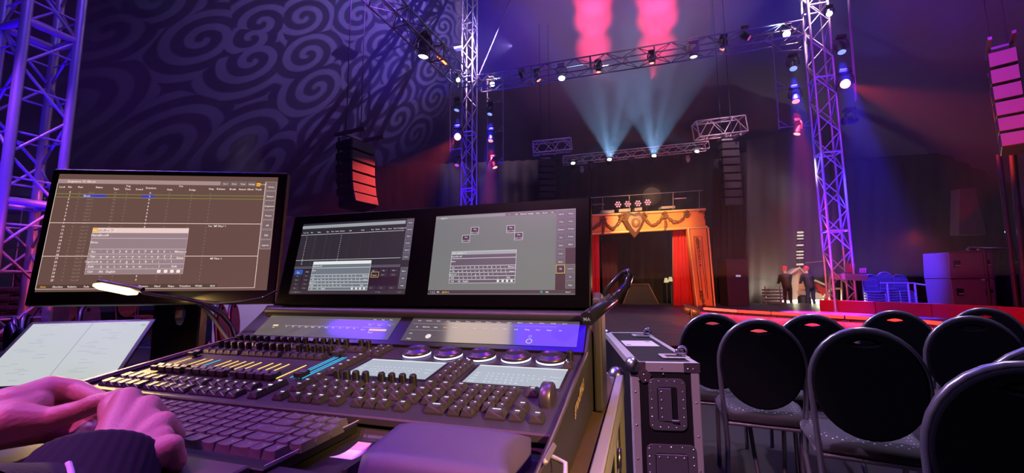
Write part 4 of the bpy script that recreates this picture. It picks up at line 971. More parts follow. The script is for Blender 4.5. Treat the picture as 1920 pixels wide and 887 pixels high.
# warm-red light on the portal, on the line arrays and the ring
spot('portal_orange', hit(1345, 590, RZ + .3) - FW * .9, V(1310, 490), (1, .20, .03), 2100, 60, .7, .1)
spot('portal_key', G(1225, 345, 11.2), V(1215, 418), (1, .55, .22), 1050, 56, .7, .1)
spot('curtain_red', W(3.2, 8, 6), V(1270, 500), (1, .08, .08), 300, 26, .6, .1)
spot('array_red', G(840, 300, 10.4), G(690, 345, 9.6), (1, .06, .05), 520, 34, .6, .05)
spot('array_red', G(1800, 420, 7.6), G(1868, 195, 8.8), (1, .045, .025), 600, 40, .4, .05)
spot('ring_pink', W(4.2, 6.2, 2.6), hit(1450, 618, RZ), (1, .02, .14), 700, 62, .8, .1)
spot('ring_wall_red', W(6.2, 6.4, 1.9), hit(1700, 590, .5), (1, .05, .03), 520, 95, .7, .1)
spot('ring_floor_white', MC + SQ * 5 + Vector((0, 0, TZ)), hit(1200, 610, RZ), (1, .78, .72), 500, 44, .6, .1)
spot('cloth_patch', W(7.6, 12.5, 7.4), G(1478, 362, PD + 4.4), (.85, .88, .85), 900, 15, 1, .1)
spot('tent_purple', MN + Vector((0, 0, 7)), W(2, 22, 6), (.50, .12, .75), 1100, 110, .8, .3)  # tent fills added to tint the fabric, no fixtures behind them
spot('tent_magenta', W(6, 6, 8.5), W(19, 14, 5), (.42, .02, .95), 1500, 90, .9, .3)
spot('tent_lavender', W(4, 7, 8.5), G(1150, -20, 19), (1, .33, .66), 4200, 66, 1, .3)
spot('tent_violet', W(-3, 9, 8.5), W(-9, 17, 4), (.3, .08, .9), 900, 110, .9, .3)
def gobo(o, scale, lo=.12):
    l = o.data; l.use_nodes = True; nt = l.node_tree; em = nt.nodes['Emission']; nd = nt.nodes.new; lk = nt.links.new
    tc = nd('ShaderNodeTexCoord'); sp = nd('ShaderNodeSeparateXYZ'); lk(tc.outputs['Normal'], sp.inputs[0])
    def mth(op, a, b=None, c=None):
        n = nd('ShaderNodeMath'); n.operation = op
        for i, q in enumerate((a, b, c)):
            if q is None: continue
            if isinstance(q, (int, float)): n.inputs[i].default_value = q
            else: lk(q, n.inputs[i])
        return n.outputs[0]
    x = mth('DIVIDE', sp.outputs[0], sp.outputs[2]); y = mth('DIVIDE', sp.outputs[1], sp.outputs[2])
    cb = nd('ShaderNodeCombineXYZ'); lk(mth('MULTIPLY', x, scale), cb.inputs[0]); lk(mth('MULTIPLY', y, scale), cb.inputs[1])
    vo = nd('ShaderNodeTexVoronoi'); vo.voronoi_dimensions = '2D'; vo.inputs['Scale'].default_value = 1; vo.inputs['Randomness'].default_value = 1; lk(cb.outputs[0], vo.inputs['Vector'])
    sub = nd('ShaderNodeVectorMath'); sub.operation = 'SUBTRACT'; lk(cb.outputs[0], sub.inputs[0]); lk(vo.outputs['Position'], sub.inputs[1])
    s2_ = nd('ShaderNodeSeparateXYZ'); lk(sub.outputs[0], s2_.inputs[0])
    ang = mth('ARCTAN2', s2_.outputs[1], s2_.outputs[0]); r_ = mth('MULTIPLY', vo.outputs['Distance'], 22)
    s3 = nd('ShaderNodeSeparateXYZ'); lk(vo.outputs['Color'], s3.inputs[0])
    w_ = mth('SINE', mth('ADD', mth('ADD', ang, r_), mth('MULTIPLY', s3.outputs[0], 6.28)))
    v = nd('ShaderNodeMapRange'); v.inputs[1].default_value = -.1; v.inputs[2].default_value = .35; v.inputs[3].default_value = lo; v.inputs[4].default_value = 1; lk(w_, v.inputs[0])
    lk(v.outputs[0], em.inputs['Strength'])
g1 = spot('scroll_gobo', MC + SQ * 2.0 + SP * .8 + Vector((0, 0, 9.3)), G(560, 90, 19), (.44, .31, 1), 3100, 84, .9, .01); gobo(g1, 5.6, .22)
# ============================================================ foreground
TT = H0 - .235      # table top height
wood = mat('case_laminate', (.10, .065, .035, 1), .38, bump=.08, bscale=300, var=.2, vscale=30)
blackply = mat('case_black', (.009, .008, .010, 1), .55, bump=.05, bscale=100)
tb = thing('case_table', 'large road case used as a table under the console, brown top with aluminium edges', 'table', Vector((-.55, -.15, 0)))
b = MB(); b.box2((-1.62, -.70, TT - .02), (.398, .372, TT)); b.build('table_top', wood, tb)
b = MB(); b.box2((-1.60, -.69, .10), (.404, .365, TT - .021)); b.build('case_body', blackply, tb)
def angle_rail(a, c, n1, n2, w=.022, th=.0025, name='edge_rail', par=None, m_=alu):
    b = MB(); a = Vector(a); c = Vector(c); n1 = Vector(n1); n2 = Vector(n2)
    for u, v in ((n1, n2), (n2, n1)):
        q = [a, c, c + u * w, a + u * w]; k = v * -th
        b.add(q + [p + k for p in q], [(0, 1, 2, 3), (7, 6, 5, 4), (0, 4, 5, 1), (1, 5, 6, 2), (2, 6, 7, 3), (3, 7, 4, 0)])
    return b.build(name, m_, par)
b = MB(); b.box2((.401, -.70, TT - .006), (.420, .380, TT + .005)); b.box2((.412, -.70, TT - .05), (.420, .380, TT + .0)); b.build('edge_rail', alu, tb, bevel=.002)
b = MB(); b.box2((-1.62, .368, TT - .03), (.41, .380, TT + .004)); b.build('edge_rail', alu, tb, bevel=.002)
b = MB(); b.box2((-1.62, -.712, TT - .03), (.41, -.70, TT + .004)); b.build('edge_rail', alu, tb, bevel=.002)
for y in (-.70, .365):
    b = MB(); b.box2((.404, y - .012 if y > 0 else y, .10), (.418, y + .012 if y > 0 else y + .03, TT - .05)); b.build('corner_rail', alu, tb, bevel=.002)
for x, y in ((.40, .366), (-1.6, .366), (.40, -.70), (-1.6, -.70)):
    b = MB(); b.lathe([(.001, .024), (.014, .02), (.024, .006), (.026, -.01), (.024, -.03)], (x, y, TT), 12); b.build('ball_corner', steel, tb)
b = MB(); b.box2((.405, -.6, TT - .30), (.412, .3, TT - .285)); b.build('valance_rail', alu, tb)
for y in (.20, -.10, -.42):                                     # recessed latches on the right side
    b = MB(); me = plate([rrect(-.055, -.05, .055, .05, .01), rrect(-.032, -.036, .032, .036, .006)], .002, .0008)
    b.merge(me, Matrix.Translation((.4055, y, TT - .16)) @ Matrix(((0, 0, 1, 0), (1, 0, 0, 0), (0, 1, 0, 0), (0, 0, 0, 1)))); lt = b.build('latch_dish', alu, tb)
    b = MB(); b.tube([(.412, y + .022 * math.cos(a), TT - .16 + .022 * math.sin(a)) for a in [i * PI / 8 for i in range(16)]], .004, 6, closed=True); b.box((.410, y, TT - .16), (.012, .02, .04)); b.build('butterfly_latch', steel, lt)
for x in (-1.4, .25):
    for y in (-.55, .25):
        b = MB(); b.cyl((x - .02, y, .05), (x + .02, y, .05), .05, 16); b.build('caster', rubber, tb); b = MB(); b.box((x, y, .095), (.1, .09, .012)); b.build('caster_plate', steel, tb)

# upright flight case to the right of the console
fc = bpy.data.objects.new('flight_case', None); COL.objects.link(fc)
tag(fc, 'tall black flight case with aluminium edges standing between console and chairs', 'flight case')
fc.location = (0, 0, 0); ORG[fc.name] = Vector((0, 0, 0))
FW_, FD_, FH_ = .284, 1.13, .825
b = MB(); b.box2((.003, .003, .004), (FW_ - .003, FD_ - .003, FH_ - .002)); b.build('body', mat('case_black'), fc)
def railbar(p, q, wx, wy, wz_): 
    b = MB(); b.box2(p, q); return b
E_ = .032; t_ = .003
rails = []
for x in (0, FW_ - E_):                                        # front face uprights + flanks
    rails.append(((x, -t_, .0), (x + E_, 0.004, FH_)))
rails.append(((0, -t_ - .0004, FH_ - .038), (FW_, .004, FH_ + t_)))
for p, q in rails: b = MB(); b.box2(p, q); b.build('edge_profile', alu, fc, bevel=.001)
for x in (-t_, FW_ - .002):
    b = MB(); b.box2((x, -.001, FH_ - .03), (x + t_ + .002, FD_, FH_ + t_)); b.build('edge_profile', alu, fc, bevel=.001)
    b = MB(); b.box2((x, -.001, 0), (x + t_ + .002, .03, FH_)); b.build('edge_profile', alu, fc, bevel=.001)
b = MB(); b.box2((0, 0, FH_ - .001), (.038, FD_, FH_ + t_)); b.build('edge_profile', alu, fc, bevel=.001)
b = MB(); b.box2((FW_ - .022, 0, FH_ - .001), (FW_, FD_, FH_ + t_)); b.build('edge_profile', alu, fc, bevel=.001)
b = MB(); b.box2((0, 0, FH_ - .001), (FW_, .018, FH_ + t_ + .0006)); b.build('edge_profile', alu, fc, bevel=.001)
b = MB(); b.box2((0, FD_ - .02, FH_ - .001), (FW_, FD_ + .003, FH_ + t_ + .0006)); b.build('edge_profile', alu, fc, bevel=.001)
# worn corner plates
corner_m = mat('corner_worn', (.30, .24, .26, 1), .45, .9, bump=.2, bscale=60)
b = MB(); P = [(-.006, 0), (.06, 0), (.058, -.03), (.085, -.055), (.075, -.085), (.045, -.092), (.03, -.065), (-.006, -.06)]
b.prism([(x, z + FH_ + .006) for x, z in P], .004, 'xz', -.0075); b.build('corner_plate', corner_m, fc, bevel=.001)
b = MB(); b.box2((FW_ - .062, -.0075, FH_ - .038), (FW_ + .006, -.0035, FH_ + .004)); b.build('corner_plate', corner_m, fc, bevel=.001)
b = MB(); b.lathe([(.001, .03), (.018, .026), (.029, .01), (.031, -.012), (.028, -.03)], (.004, .004, FH_ - .006), 14); b.build('ball_corner', steel, fc)
b = MB(); b.lathe([(.001, .03), (.018, .026), (.029, .01), (.031, -.012), (.028, -.03)], (.004, FD_ - .004, FH_ - .006), 14); b.build('ball_corner', steel, fc)
rv = MB(); rv.lathe([(.0001, .0032), (.0028, .0026), (.0048, .0), (.0052, -.0005)], n=10, rot=Matrix.Rotation(PI / 2, 3, 'X')); RV = rv.mesh('rivet', steel)
rvt = MB(); rvt.lathe([(.0001, .0032), (.0028, .0026), (.0048, .0), (.0052, -.0005)], n=10); RVT = rvt.mesh('rivet', steel)
def rivet(x, z, y=-.0035): inst('rivet', RV, fc, (x, y, z))
for x, z in ((.052, .775), (.030, .752), (.058, .750), (.24, .802), (.262, .802), (.13, .803), (.135, .778), (.014, .70), (.268, .66), (.014, .56), (.27, .52), (.014, .42), (.27, .38)): rivet(x, z, -.0078 if z > .74 and (x < .07 or x > .23) else -.0035)
for i in range(9): inst('rivet', RVT, fc, (.019, .07 + i * .115, FH_ + .003))
# label sheet, twin latches on top
b = MB(); b.box2((.052, .50, FH_ - .0005), (.235, .72, FH_ + .0008)); lab_ = b.build('label_sheet', mat('paper_grey', (.62, .60, .58, 1), .6), fc)
b = MB(); b.box2((.06, .53, FH_ + .0009), (.085, .56, FH_ + .0011)); b.box2((.19, .665, FH_ + .0009), (.215, .70, FH_ + .0011)); b.build('print', mat('ink_grey', (.25, .23, .25, 1), .6), lab_)
for y in (.165, .965):
    b = MB(); me = plate([rrect(-.062, -.055, .062, .055, .012), rrect(-.040, -.034, .048, .034, .008)], .002, .0008)
    b.merge(me, Matrix.Translation((.225, y, FH_ + .004))); ld = b.build('latch_dish', alu, fc)
    b = MB(); b.box2((.185, y - .034, FH_ - .012), (.273, y + .034, FH_ + .0015)); b.build('dish_floor', mat('dish_grey', (.10, .09, .10, 1), .4, .8), ld)  # dark grey metal floor of the latch dish
    b = MB(); b.tube([(.262 + .020 * math.cos(a), y - .01, FH_ + .030 + .020 * math.sin(a)) for a in [i * PI / 8 for i in range(16)]], .006, 6, closed=True)
    b.cyl((.235, y, FH_ + .022), (.268, y, FH_ + .022), .016, 12); b.box((.26, y, FH_ + .012), (.03, .02, .02)); b.build('butterfly_latch', mat('latch_clear', (.55, .5, .6, 1), .15, .9), ld)
# recessed handles: dish plate, spring grip
def recess_handle(cx, cz, w, h, grip_side):
    b = MB(); hw, hh = w / 2 - .034, h / 2 - .034
    me = plate([rrect(-w / 2, -h / 2, w / 2, h / 2, .025, 6), rrect(-hw, -hh, hw, hh, .012)], .0025, .001)
    b.merge(me, Matrix.Translation((cx, -.006, cz)) @ Matrix.Rotation(PI / 2, 4, 'X')); d = b.build('handle_dish', mat('dish_alu', (.60, .56, .60, 1), .35, .9, bump=.1, bscale=40), fc)
    b = MB(); b.box2((cx - hw, -.0045, cz - hh), (cx + hw, -.003, cz + hh)); b.build('dish_floor', mat('dish_black', (.008, .007, .01, 1), .5), d)
    b = MB()
    if grip_side == 'v':
        b.prism([(cx - hw + .004, -.0045), (cx - hw + .006, -.012), (cx + hw * .35, -.017), (cx + hw * .42, -.006)], hh * 1.86, 'xy', cz - hh * .93)
        b.build('hinged_plate', mat('hinge_worn', (.42, .38, .44, 1), .4, .9, bump=.15, bscale=25), d, bevel=.001)
        b = MB(); b.cyl((cx + hw * .3, -.014, cz - hh * .9), (cx + hw * .95, -.018, cz - hh * .9), .006, 8); b.build('grip_bar', steel, d)
        for i in range(4): rivet(cx - hw + .018, cz + hh * (.72 - .48 * i), -.0145)
    else:
        b.prism([(cz + hh - .004, -.0045), (cz + hh - .006, -.012), (cz - hh * .3, -.018), (cz - hh * .35, -.006)], hw * 1.86, 'yz', cx - hw * .93)
        b.v = [Vector((p.x, p.z, p.y)) for p in b.v]
        b.build('hinged_plate', mat('hinge_worn'), d, bevel=.001)
        for i in range(4): rivet(cx + hw * (-.75 + .5 * i), cz + hh - .018, -.014)
    n = 5
    for i in range(6):
        z = cz - h / 2 + .018 + (h - .036) * i / 5
        rivet(cx - w / 2 + .011, z, -.0078); rivet(cx + w / 2 - .011, z, -.0078)
    for i in range(1, 4):
        x = cx - w / 2 + .011 + (w - .022) * i / 4
        rivet(x, cz + h / 2 - .011, -.0078); rivet(x, cz - h / 2 + .011, -.0078)
recess_handle(.147, .652, .155, .215, 'v'); recess_handle(.154, .385, .205, .20, 'h')
for x in (.05, .235):
    for y in (.1, 1.03):
        b = MB(); b.box2((x - .02, y - .02, 0.0), (x + .02, y + .02, .006)); b.build('foot', rubber, fc)
fc.location = (.418, 1.099, .0); fc.rotation_euler = (0, 0, R(10.5))

# ---- banquet chairs
def dots_fabric():
    m = mat('dotted_fabric', (.035, .03, .038, 1), .85, sheen=.15, bump=.3, bscale=500)
    nt = m.node_tree; bs = nt.nodes['Principled BSDF']; nd = nt.nodes.new; lk = nt.links.new
    tc = nd('ShaderNodeTexCoord'); mp = nd('ShaderNodeMapping'); mp.inputs['Rotation'].default_value = (0, 0, R(45)); vo = nd('ShaderNodeTexVoronoi'); vo.inputs['Scale'].default_value = 38; vo.inputs['Randomness'].default_value = .12
    mr = nd('ShaderNodeMapRange'); mr.inputs[1].default_value = .10; mr.inputs[2].default_value = .16; mr.inputs[3].default_value = 1; mr.inputs[4].default_value = 0
    mx = nd('ShaderNodeMix'); mx.data_type = 'RGBA'; mx.inputs[6].default_value = (.040, .034, .044, 1); mx.inputs[7].default_value = (.75, .66, .78, 1)
    lk(tc.outputs['Object'], mp.inputs[0]); lk(mp.outputs[0], vo.inputs['Vector']); lk(vo.outputs['Distance'], mr.inputs[0]); lk(mr.outputs[0], mx.inputs[0]); lk(mx.outputs[2], bs.inputs['Base Color'])
    return m
fab = dots_fabric(); frame_m = mat('chair_frame', (.34, .31, .36, 1), .28, .8); padback = mat('chair_back_cloth', (.005, .0045, .007, 1), .95, spec=.1)
def make_chair():
    t = thing('banquet_chair', 'x', 'chair', (0, 0, 0)); R_ = .212
    # back hoop running down into the rear legs; the back leans away from the seat
    cz = .735
    def bk(x, z): return Vector((x, -.215 - .10 * (z - .45), z))
    hoop = [bk(-.180, .30), bk(-.187, .45), bk(-.196, .60)] + [bk(.200 * math.cos(a), cz + .236 * math.sin(a)) for a in [PI - i * PI / 16 for i in range(17)]] + [bk(.196, .60), bk(.187, .45), bk(.180, .30)]
    legs = [Vector((-.20, -.27, .0)), Vector((-.192, -.225, .20))]
    b = MB(); b.tube(hoop, .0125, 8); b.build('back_frame', frame_m, t)
    for s in (-1, 1):
        b = MB(); b.tube([bk(s * .180, .30), Vector((s * .190, -.235, .15)), Vector((s * .205, -.285, 0))], .0125, 8); b.build('leg', frame_m, t)
        b = MB(); b.tube([Vector((s * .19, -.19, .41)), Vector((s * .20, .16, .42)), Vector((s * .205, .21, .40)), Vector((s * .21, .235, .34)), Vector((s * .215, .26, 0))], .0125, 8); b.build('leg', frame_m, t)
    for y_, w_ in ((-.18, .19), (.21, .205)): b = MB(); b.tube([Vector((-w_, y_, .40)), Vector((w_, y_, .40))], .011, 8); b.build('seat_bar', frame_m, t)
    # round back pad with a hand slot below the top of the hoop
    Ro = .200; top = []
    slot = [(-.066, .178), (-.045, .193), (-.02, .202), (.0, .204), (.02, .202), (.045, .193), (.066, .178), (.04, .166), (.0, .159), (-.04, .166)]
    circ = [(.187 * math.cos(2 * PI * i / 40), .224 * math.sin(2 * PI * i / 40)) for i in range(40)]
    me = plate([circ, slot], .018, .011, 2)
    M_ = Matrix.Translation(bk(0, cz)) @ Matrix.Rotation(PI / 2 + math.atan(.10), 4, 'X')
    b = MB(); b.merge(me, M_, True); pd_ = b.build('backrest', padback, t)
    me = plate([[(x * .94, y * .94) for x, y in circ], [(x * 1.12, .182 + (y - .182) * 1.3) for x, y in slot]], .008, .006, 2)
    b = MB(); b.merge(me, M_ @ Matrix.Translation((0, 0, -.018)), True); b.build('front_cushion', fab, pd_)
    # seat: rounded, domed pad
    ol = [(-.19, -.19), (-.215, -.02), (-.225, .10), (-.205, .19), (-.13, .235), (0, .25), (.13, .235), (.205, .19), (.225, .10), (.215, -.02), (.19, -.19), (0, -.20)]
    P = []; F = []; n = len(ol)
    for k, (sc, z) in enumerate(((.96, .412), (1.0, .428), (1.0, .452), (.94, .470), (.70, .480), (.35, .484))):
        P += [Vector((x * sc, y * sc, z)) for x, y in ol]
    for k in range(5):
        for i in range(n): F.append((k * n + i, k * n + (i + 1) % n, (k + 1) * n + (i + 1) % n, (k + 1) * n + i))
    F.append(tuple(range(5 * n, 6 * n))); F.append(tuple(range(n))[::-1])
    b = MB(); b.add(P, F, True); so = b.build('seat', fab, t)
    return t
ch0 = make_chair()
def face(x, y): return math.atan2(MID.y - y, MID.x - x) - PI / 2
G1 = 'round-backed banquet chairs in the right-hand rows'
first = [True]
def chair(x, y, rz, label, group, s=1.0):
    if first[0]:
        first[0] = False; c = ch0; c.location = (x, y, 0); c.rotation_euler = (0, 0, rz); c.scale = (s,) * 3
    else: c = copy_tree(ch0, (x, y, 0), rz, scale=s)
    c['label'] = label
    if group: c['group'] = group
    return c
for (px, py, lab, dr) in ((1335, 592, 'round-backed chair in the far row directly behind the flight case', 0), (1422, 603.5, 'round-backed chair right beside the flight case, red showing in its hand slot', 0),
                        (1619.5, 621, 'large round-backed chair in the middle of the right-hand rows, dotted seat showing below', 0), (1522, 594, 'round-backed chair half hidden between the two nearer chairs left of the middle', 0),
                        (1677, 586.5, 'far round-backed chair peeking over the right shoulder of the middle chair', 0), (1820, 597.6, 'wide round-backed chair at right in front of the glowing LED line', 4),
                        (1845, 581, 'farthest round-backed chair, over the top of the wide right one', 0), (1930, 690, 'nearest chair, cut off by the lower right corner, bright curved rim', 4),
                        (1990, 655, 'chair showing only a sliver of rim above the nearest one at right', 4)):
    p = hit(px, py, .965); v = p - CAM; rz = (math.atan2(v.y, v.x) - PI / 2) * .50 + R(dr)
    chair(p.x - math.sin(rz) * .27, p.y + math.cos(rz) * .27, rz, lab, G1)
# rows of the same chairs on the left
random.seed(3)
rowc = 0
for rr in (5.35, 6.2, 7.05, 7.9, 8.75, 9.7, 10.8):
    n = int(rr * R(112) / .56)
    for i in range(n):
        a = R(166) + i * .56 / rr; x, y = MID.x + rr * math.cos(a), MID.y + rr * math.sin(a)
        q = Vector((x, y, 0)) - Vector((CAM.x, CAM.y, 0)); fw, rt = q.dot(FW), q.dot(RT)
        if fw < 1.2: continue
        px = rt / fw * FPX + 960
        if px < -40 or px > 365 or (x > -1.75 and y < .9) or (Vector((x, y, 0)) - ML).length < .55: continue
        if random.random() < .06: continue
        if 245 < px < 352 and rr < 9: continue
        if rr > 7 and 60 < px < 352 and fw > 4 and rowc % 2: rowc += 1; continue
        rowc += 1
        nearz = 'between the monitor stand and the console' if px > 370 else 'at the left edge under the near mast' if px < 60 else 'between the tablet and the big monitor'
        chair(x, y, a + PI / 2 + R(random.uniform(-5, 5)), 'round-backed chair in the dim rows seen ' + nearz, 'dim chair rows seen ' + nearz)
for px, d, lab in ((396, 5.0, 'side-on chair by the monitor stand, its back hoop rimmed violet'), (437, 5.0, 'side-on chair in the middle of the gap beside the console'), (468, 4.9, 'side-on chair with red-lit seat front near the console corner'),
                   (487, 5.3, 'side-on chair nearest the console corner, hoop lit red'), (366, 2.75, 'near side-on chair just right of the monitor stand, bright curved frame'), (410, 2.7, 'near side-on chair behind the thick black cables')):
    p = pxd(px, d, 0); chair(p.x, p.y, YAW + R(-70 if d > 4 else -60), lab, 'side-on chairs in the gap beside the console')
# stacks of chairs at the left edge
def ORD(k, n):
    return ('topmost', 'second from the top', 'third from the top', 'fourth from the top', 'fifth from the top', 'sixth from the top', 'lowest')[min(n - 1 - k, 6)] if k else 'lowest'
for k in range(7):
    p = W(-6.55, 5.6, 0); c = copy_tree(ch0, (p.x, p.y, 0), YAW + R(200), scale=1); c.location.z = k * .115
    c['label'] = ORD(k, 7) + ' chair of the pink-lit stack at the far left edge'; c['group'] = 'chair stack at the far left'
for k in range(6):
    p = W(-7.7, 6.4, 0); c = copy_tree(ch0, (p.x, p.y, 0), YAW + R(170), scale=1); c.location.z = k * .115
    c['label'] = ORD(k, 6) + ' chair of the stack just left of the big monitor corner'; c['group'] = 'second chair stack at left'

# ---- big monitor left of the console
def sc_(p, k=1.22): return CAM + (Vector(p) - CAM) * k
TL_ = sc_((-.780, -.297, 1.4345)); MX = Vector((.9235, .3837, 0)); MYv = Vector((-.0371, .0845, .9957)).normalized(); MN_ = MX.cross(MYv).normalized(); MYv = MN_.cross(MX).normalized()
mon = thing('monitor', 'large widescreen monitor showing a cue list, left of the console', 'monitor', TL_ + MX * .29 - MYv * .36)
def mp(u, v, o=0): return TL_ + MX * u - MYv * v + MN_ * o
MWd, MHt = .5807, .327
b = MB(); u0, u1, v0, v1 = -.021, MWd + .0235, -.016, MHt + .037
b.add([mp(u0, v1), mp(u1, v1), mp(u1, v0), mp(u0, v0), mp(u0, v1, -.028), mp(u1, v1, -.028), mp(u1, v0, -.028), mp(u0, v0, -.028)], [(0, 1, 2, 3), (7, 6, 5, 4), (0, 4, 5, 1), (1, 5, 6, 2), (2, 6, 7, 3), (3, 7, 4, 0)])
mb = b.build('housing', mat('monitor_black', (.014, .010, .012, 1), .3), mon, bevel=.007, segs=3)
b = MB(); b.box((0, 0, 0), (.16, .2, .05)); b.v = [mp(.29, .18, -.045) + MX * p.x + MYv * p.y + MN_ * p.z for p in b.v]; b.build('rear_mount', rubber, mon)
scm = glow('cue_screen', rgb(104, 76, 70)); scm.node_tree.nodes['Principled BSDF'].inputs['Roughness'].default_value = .3  # brown tint holds the warm lamp reflection on the glass
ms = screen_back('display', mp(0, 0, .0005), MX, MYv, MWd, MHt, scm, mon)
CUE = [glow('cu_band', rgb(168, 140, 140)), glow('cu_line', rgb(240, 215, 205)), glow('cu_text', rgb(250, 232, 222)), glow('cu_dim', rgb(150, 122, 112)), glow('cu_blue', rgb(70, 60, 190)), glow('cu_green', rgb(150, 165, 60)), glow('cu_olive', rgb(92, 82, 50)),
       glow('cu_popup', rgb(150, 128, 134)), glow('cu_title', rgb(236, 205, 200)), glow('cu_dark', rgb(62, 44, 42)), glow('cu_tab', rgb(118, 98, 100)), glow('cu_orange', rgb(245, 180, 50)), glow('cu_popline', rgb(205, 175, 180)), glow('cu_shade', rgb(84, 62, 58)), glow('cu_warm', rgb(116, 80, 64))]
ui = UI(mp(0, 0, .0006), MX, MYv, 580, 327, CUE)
def Lr(x, y): # photo pixel -> display mm
    q = ray(x, y); t = (mp(0, 0) - CAM).dot(MN_) / q.dot(MN_); p = CAM + q * t - mp(0, 0); return p.dot(MX) * 1000, -p.dot(MYv) * 1000
ui.rect(0, 0, 580, 14, 14, 1); ui.rect(0, 15, 425, 27, 0, 2); ui.text('Sequence 12 Ghost', 60, 24, 9, 2)
ui.rect(160, 27, 330, 327, 14, .4); ui.rect(0, 120, 548, 235, 13, .5); ui.rect(0, 235, 548, 320, 9, .5) if False else None  # warm middle band paints a reflection across the display
hd = [('Lock', 14), ('No.', 34), ('Part', 60), ('Name', 108), ('Type', 152), ('Time', 182), ('Sound', 212), ('Duration', 242), ('Fade', 292), ('Delay', 352), ('Snap', 402), ('Release', 428), ('Break', 460), ('Assert', 486), ('Allow', 508), ('Track', 530)]
for t, u in hd: ui.text(t, u, 40 if t not in ('Type', 'Time', 'Sound', 'Fade', 'Delay') else 44, 7.5, 2)
ui.text('Trig', 182, 35, 7, 2); ui.text('Cue', 320, 33, 7, 2)
for i in range(26):
    v = 55 + i * 9.75
    if v > 309: break
    ui.text(str(i), 36, v, 7.8, 2)
    for u, t in ((60, '0'), (90, 'Cue ' + str(i)), (152, 'Go'), (182, '0'), (292, '0'), (352, '0'), (402, '0')): ui.text(t, u, v, 6.6, 3)
    ui.text('0', 242, v, 8.2, 2)
ui.rect(0, 58, 548, 66, 6, 1); ui.rect(0, 57, 548, 58, 5, 4); ui.rect(0, 66.5, 548, 67.5, 5, 4); ui.rect(70, 58.5, 130, 66.5, 4, 3); ui.rect(222, 58.5, 254, 66.5, 4, 3); ui.text('Ghost', 80, 65, 7, 2, layer=5)
ui.rect(0, 139, 548, 140.5, 1, 4); ui.rect(0, 231, 548, 232.5, 1, 4); ui.text("Yes  'MF Filter' 1", 430, 149, 7, 2); ui.text('MF Filter 1', 438, 241, 7, 2)
ui.rect(547, 14, 548.4, 320, 1, 4); ui.rect(0, 319, 548, 320.2, 1, 4); ui.rect(0, 27, 1.2, 320, 1, 4)
for i, t in enumerate(('Cue 1', 'Show', 'Track', 'Settings')): ui.rect(427 + i * 24, 14, 449 + i * 24, 29, 10, 3); ui.text(t, 438 + i * 24, 24, 5.6, 2, layer=4)
ui.rect(523, 18, 534, 28, 11, 3); ui.text('Auto', 528.5, 25, 4.5, 9, layer=4); ui.text('Cue Part', 541, 24, 5, 2)
for i, t in enumerate(('Home', 'Fixture', 'Sequence', 'Preset', 'All', 'Edit', 'Layout')):
    v = 14 + i * 28.5; ui.rect(550, v, 579, v + 27, 10, 2); ui.frame(550, v, 579, v + 27, 12, .7, 3); ui.text(t, 564.5, v + 18, 6.6, 2, layer=5)
ui.rect(0, 308, 450, 319, 13, 3)
for i, t in enumerate(('Auto', 'Absolute', 'Relative', 'Fade', 'Delay', 'Speed', 'Phase', 'Measure', 'Hand', 'Shape', 'Transition', 'Width', 'Grid')):
    ui.text(t, 18 + i * 35, 316, 7, 11 if i == 0 else 2, layer=5)
a = Lr(166, 434); c = Lr(383, 432); d_ = Lr(149, 520)
keyboard_popup(ui, 112, 153, 246, 128, 8, 7, 12, 2, 12, 11)
ui.rect(112, 153.5, 357, 166, 8, 6); ui.rect(113, 154, 124, 165.5, 11, 7); ui.text('Edit', 118, 162, 6, 2, layer=8); ui.text('LabelBox 17', 145, 163, 8, 10, layer=8)
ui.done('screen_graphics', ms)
b = MB(); p = mp(MWd - .008, MHt + .02, .001); b.lathe([(.0001, .001), (.0022, .0008), (.003, 0)], p, 10, rot=MN_.to_track_quat('Z', 'Y').to_matrix()); b.build('power_light', glow('power_white', (.9, .9, 1, 1), 4), mon)
# stand with the oval cable hole
S0 = G(331, 692, 1.40); S0.z = TT
sx_ = RT
def ell(cx, cz, rx, rz_, n=20): return [(cx + rx * math.cos(2 * PI * i / n), cz + rz_ * math.sin(2 * PI * i / n)) for i in range(n)]
std = thing('monitor_stand', 'black upright monitor stand with an oval cable hole beside the tablet', 'stand', S0)
b = MB(); me = plate([rrect(-.072, 0, .072, .34, .01), ell(.010, .158, .021, .040)], .030, .004)
b.merge(me, Matrix.Translation(S0 + Vector((0, 0, .008))) @ Matrix(((RT.x, 0, -FW.x, 0), (RT.y, 0, -FW.y, 0), (0, 1, 0, 0), (0, 0, 0, 1)))); b.build('upright', mat('stand_black', (.014, .010, .012, 1), .35), std)
b = MB(); b.box((0, 0, .006), (.26, .22, .012), Matrix.Rotation(YAW, 3, 'Z')); b.v = [p + S0 for p in b.v]; b.build('base_plate', mat('stand_black'), std, bevel=.003)

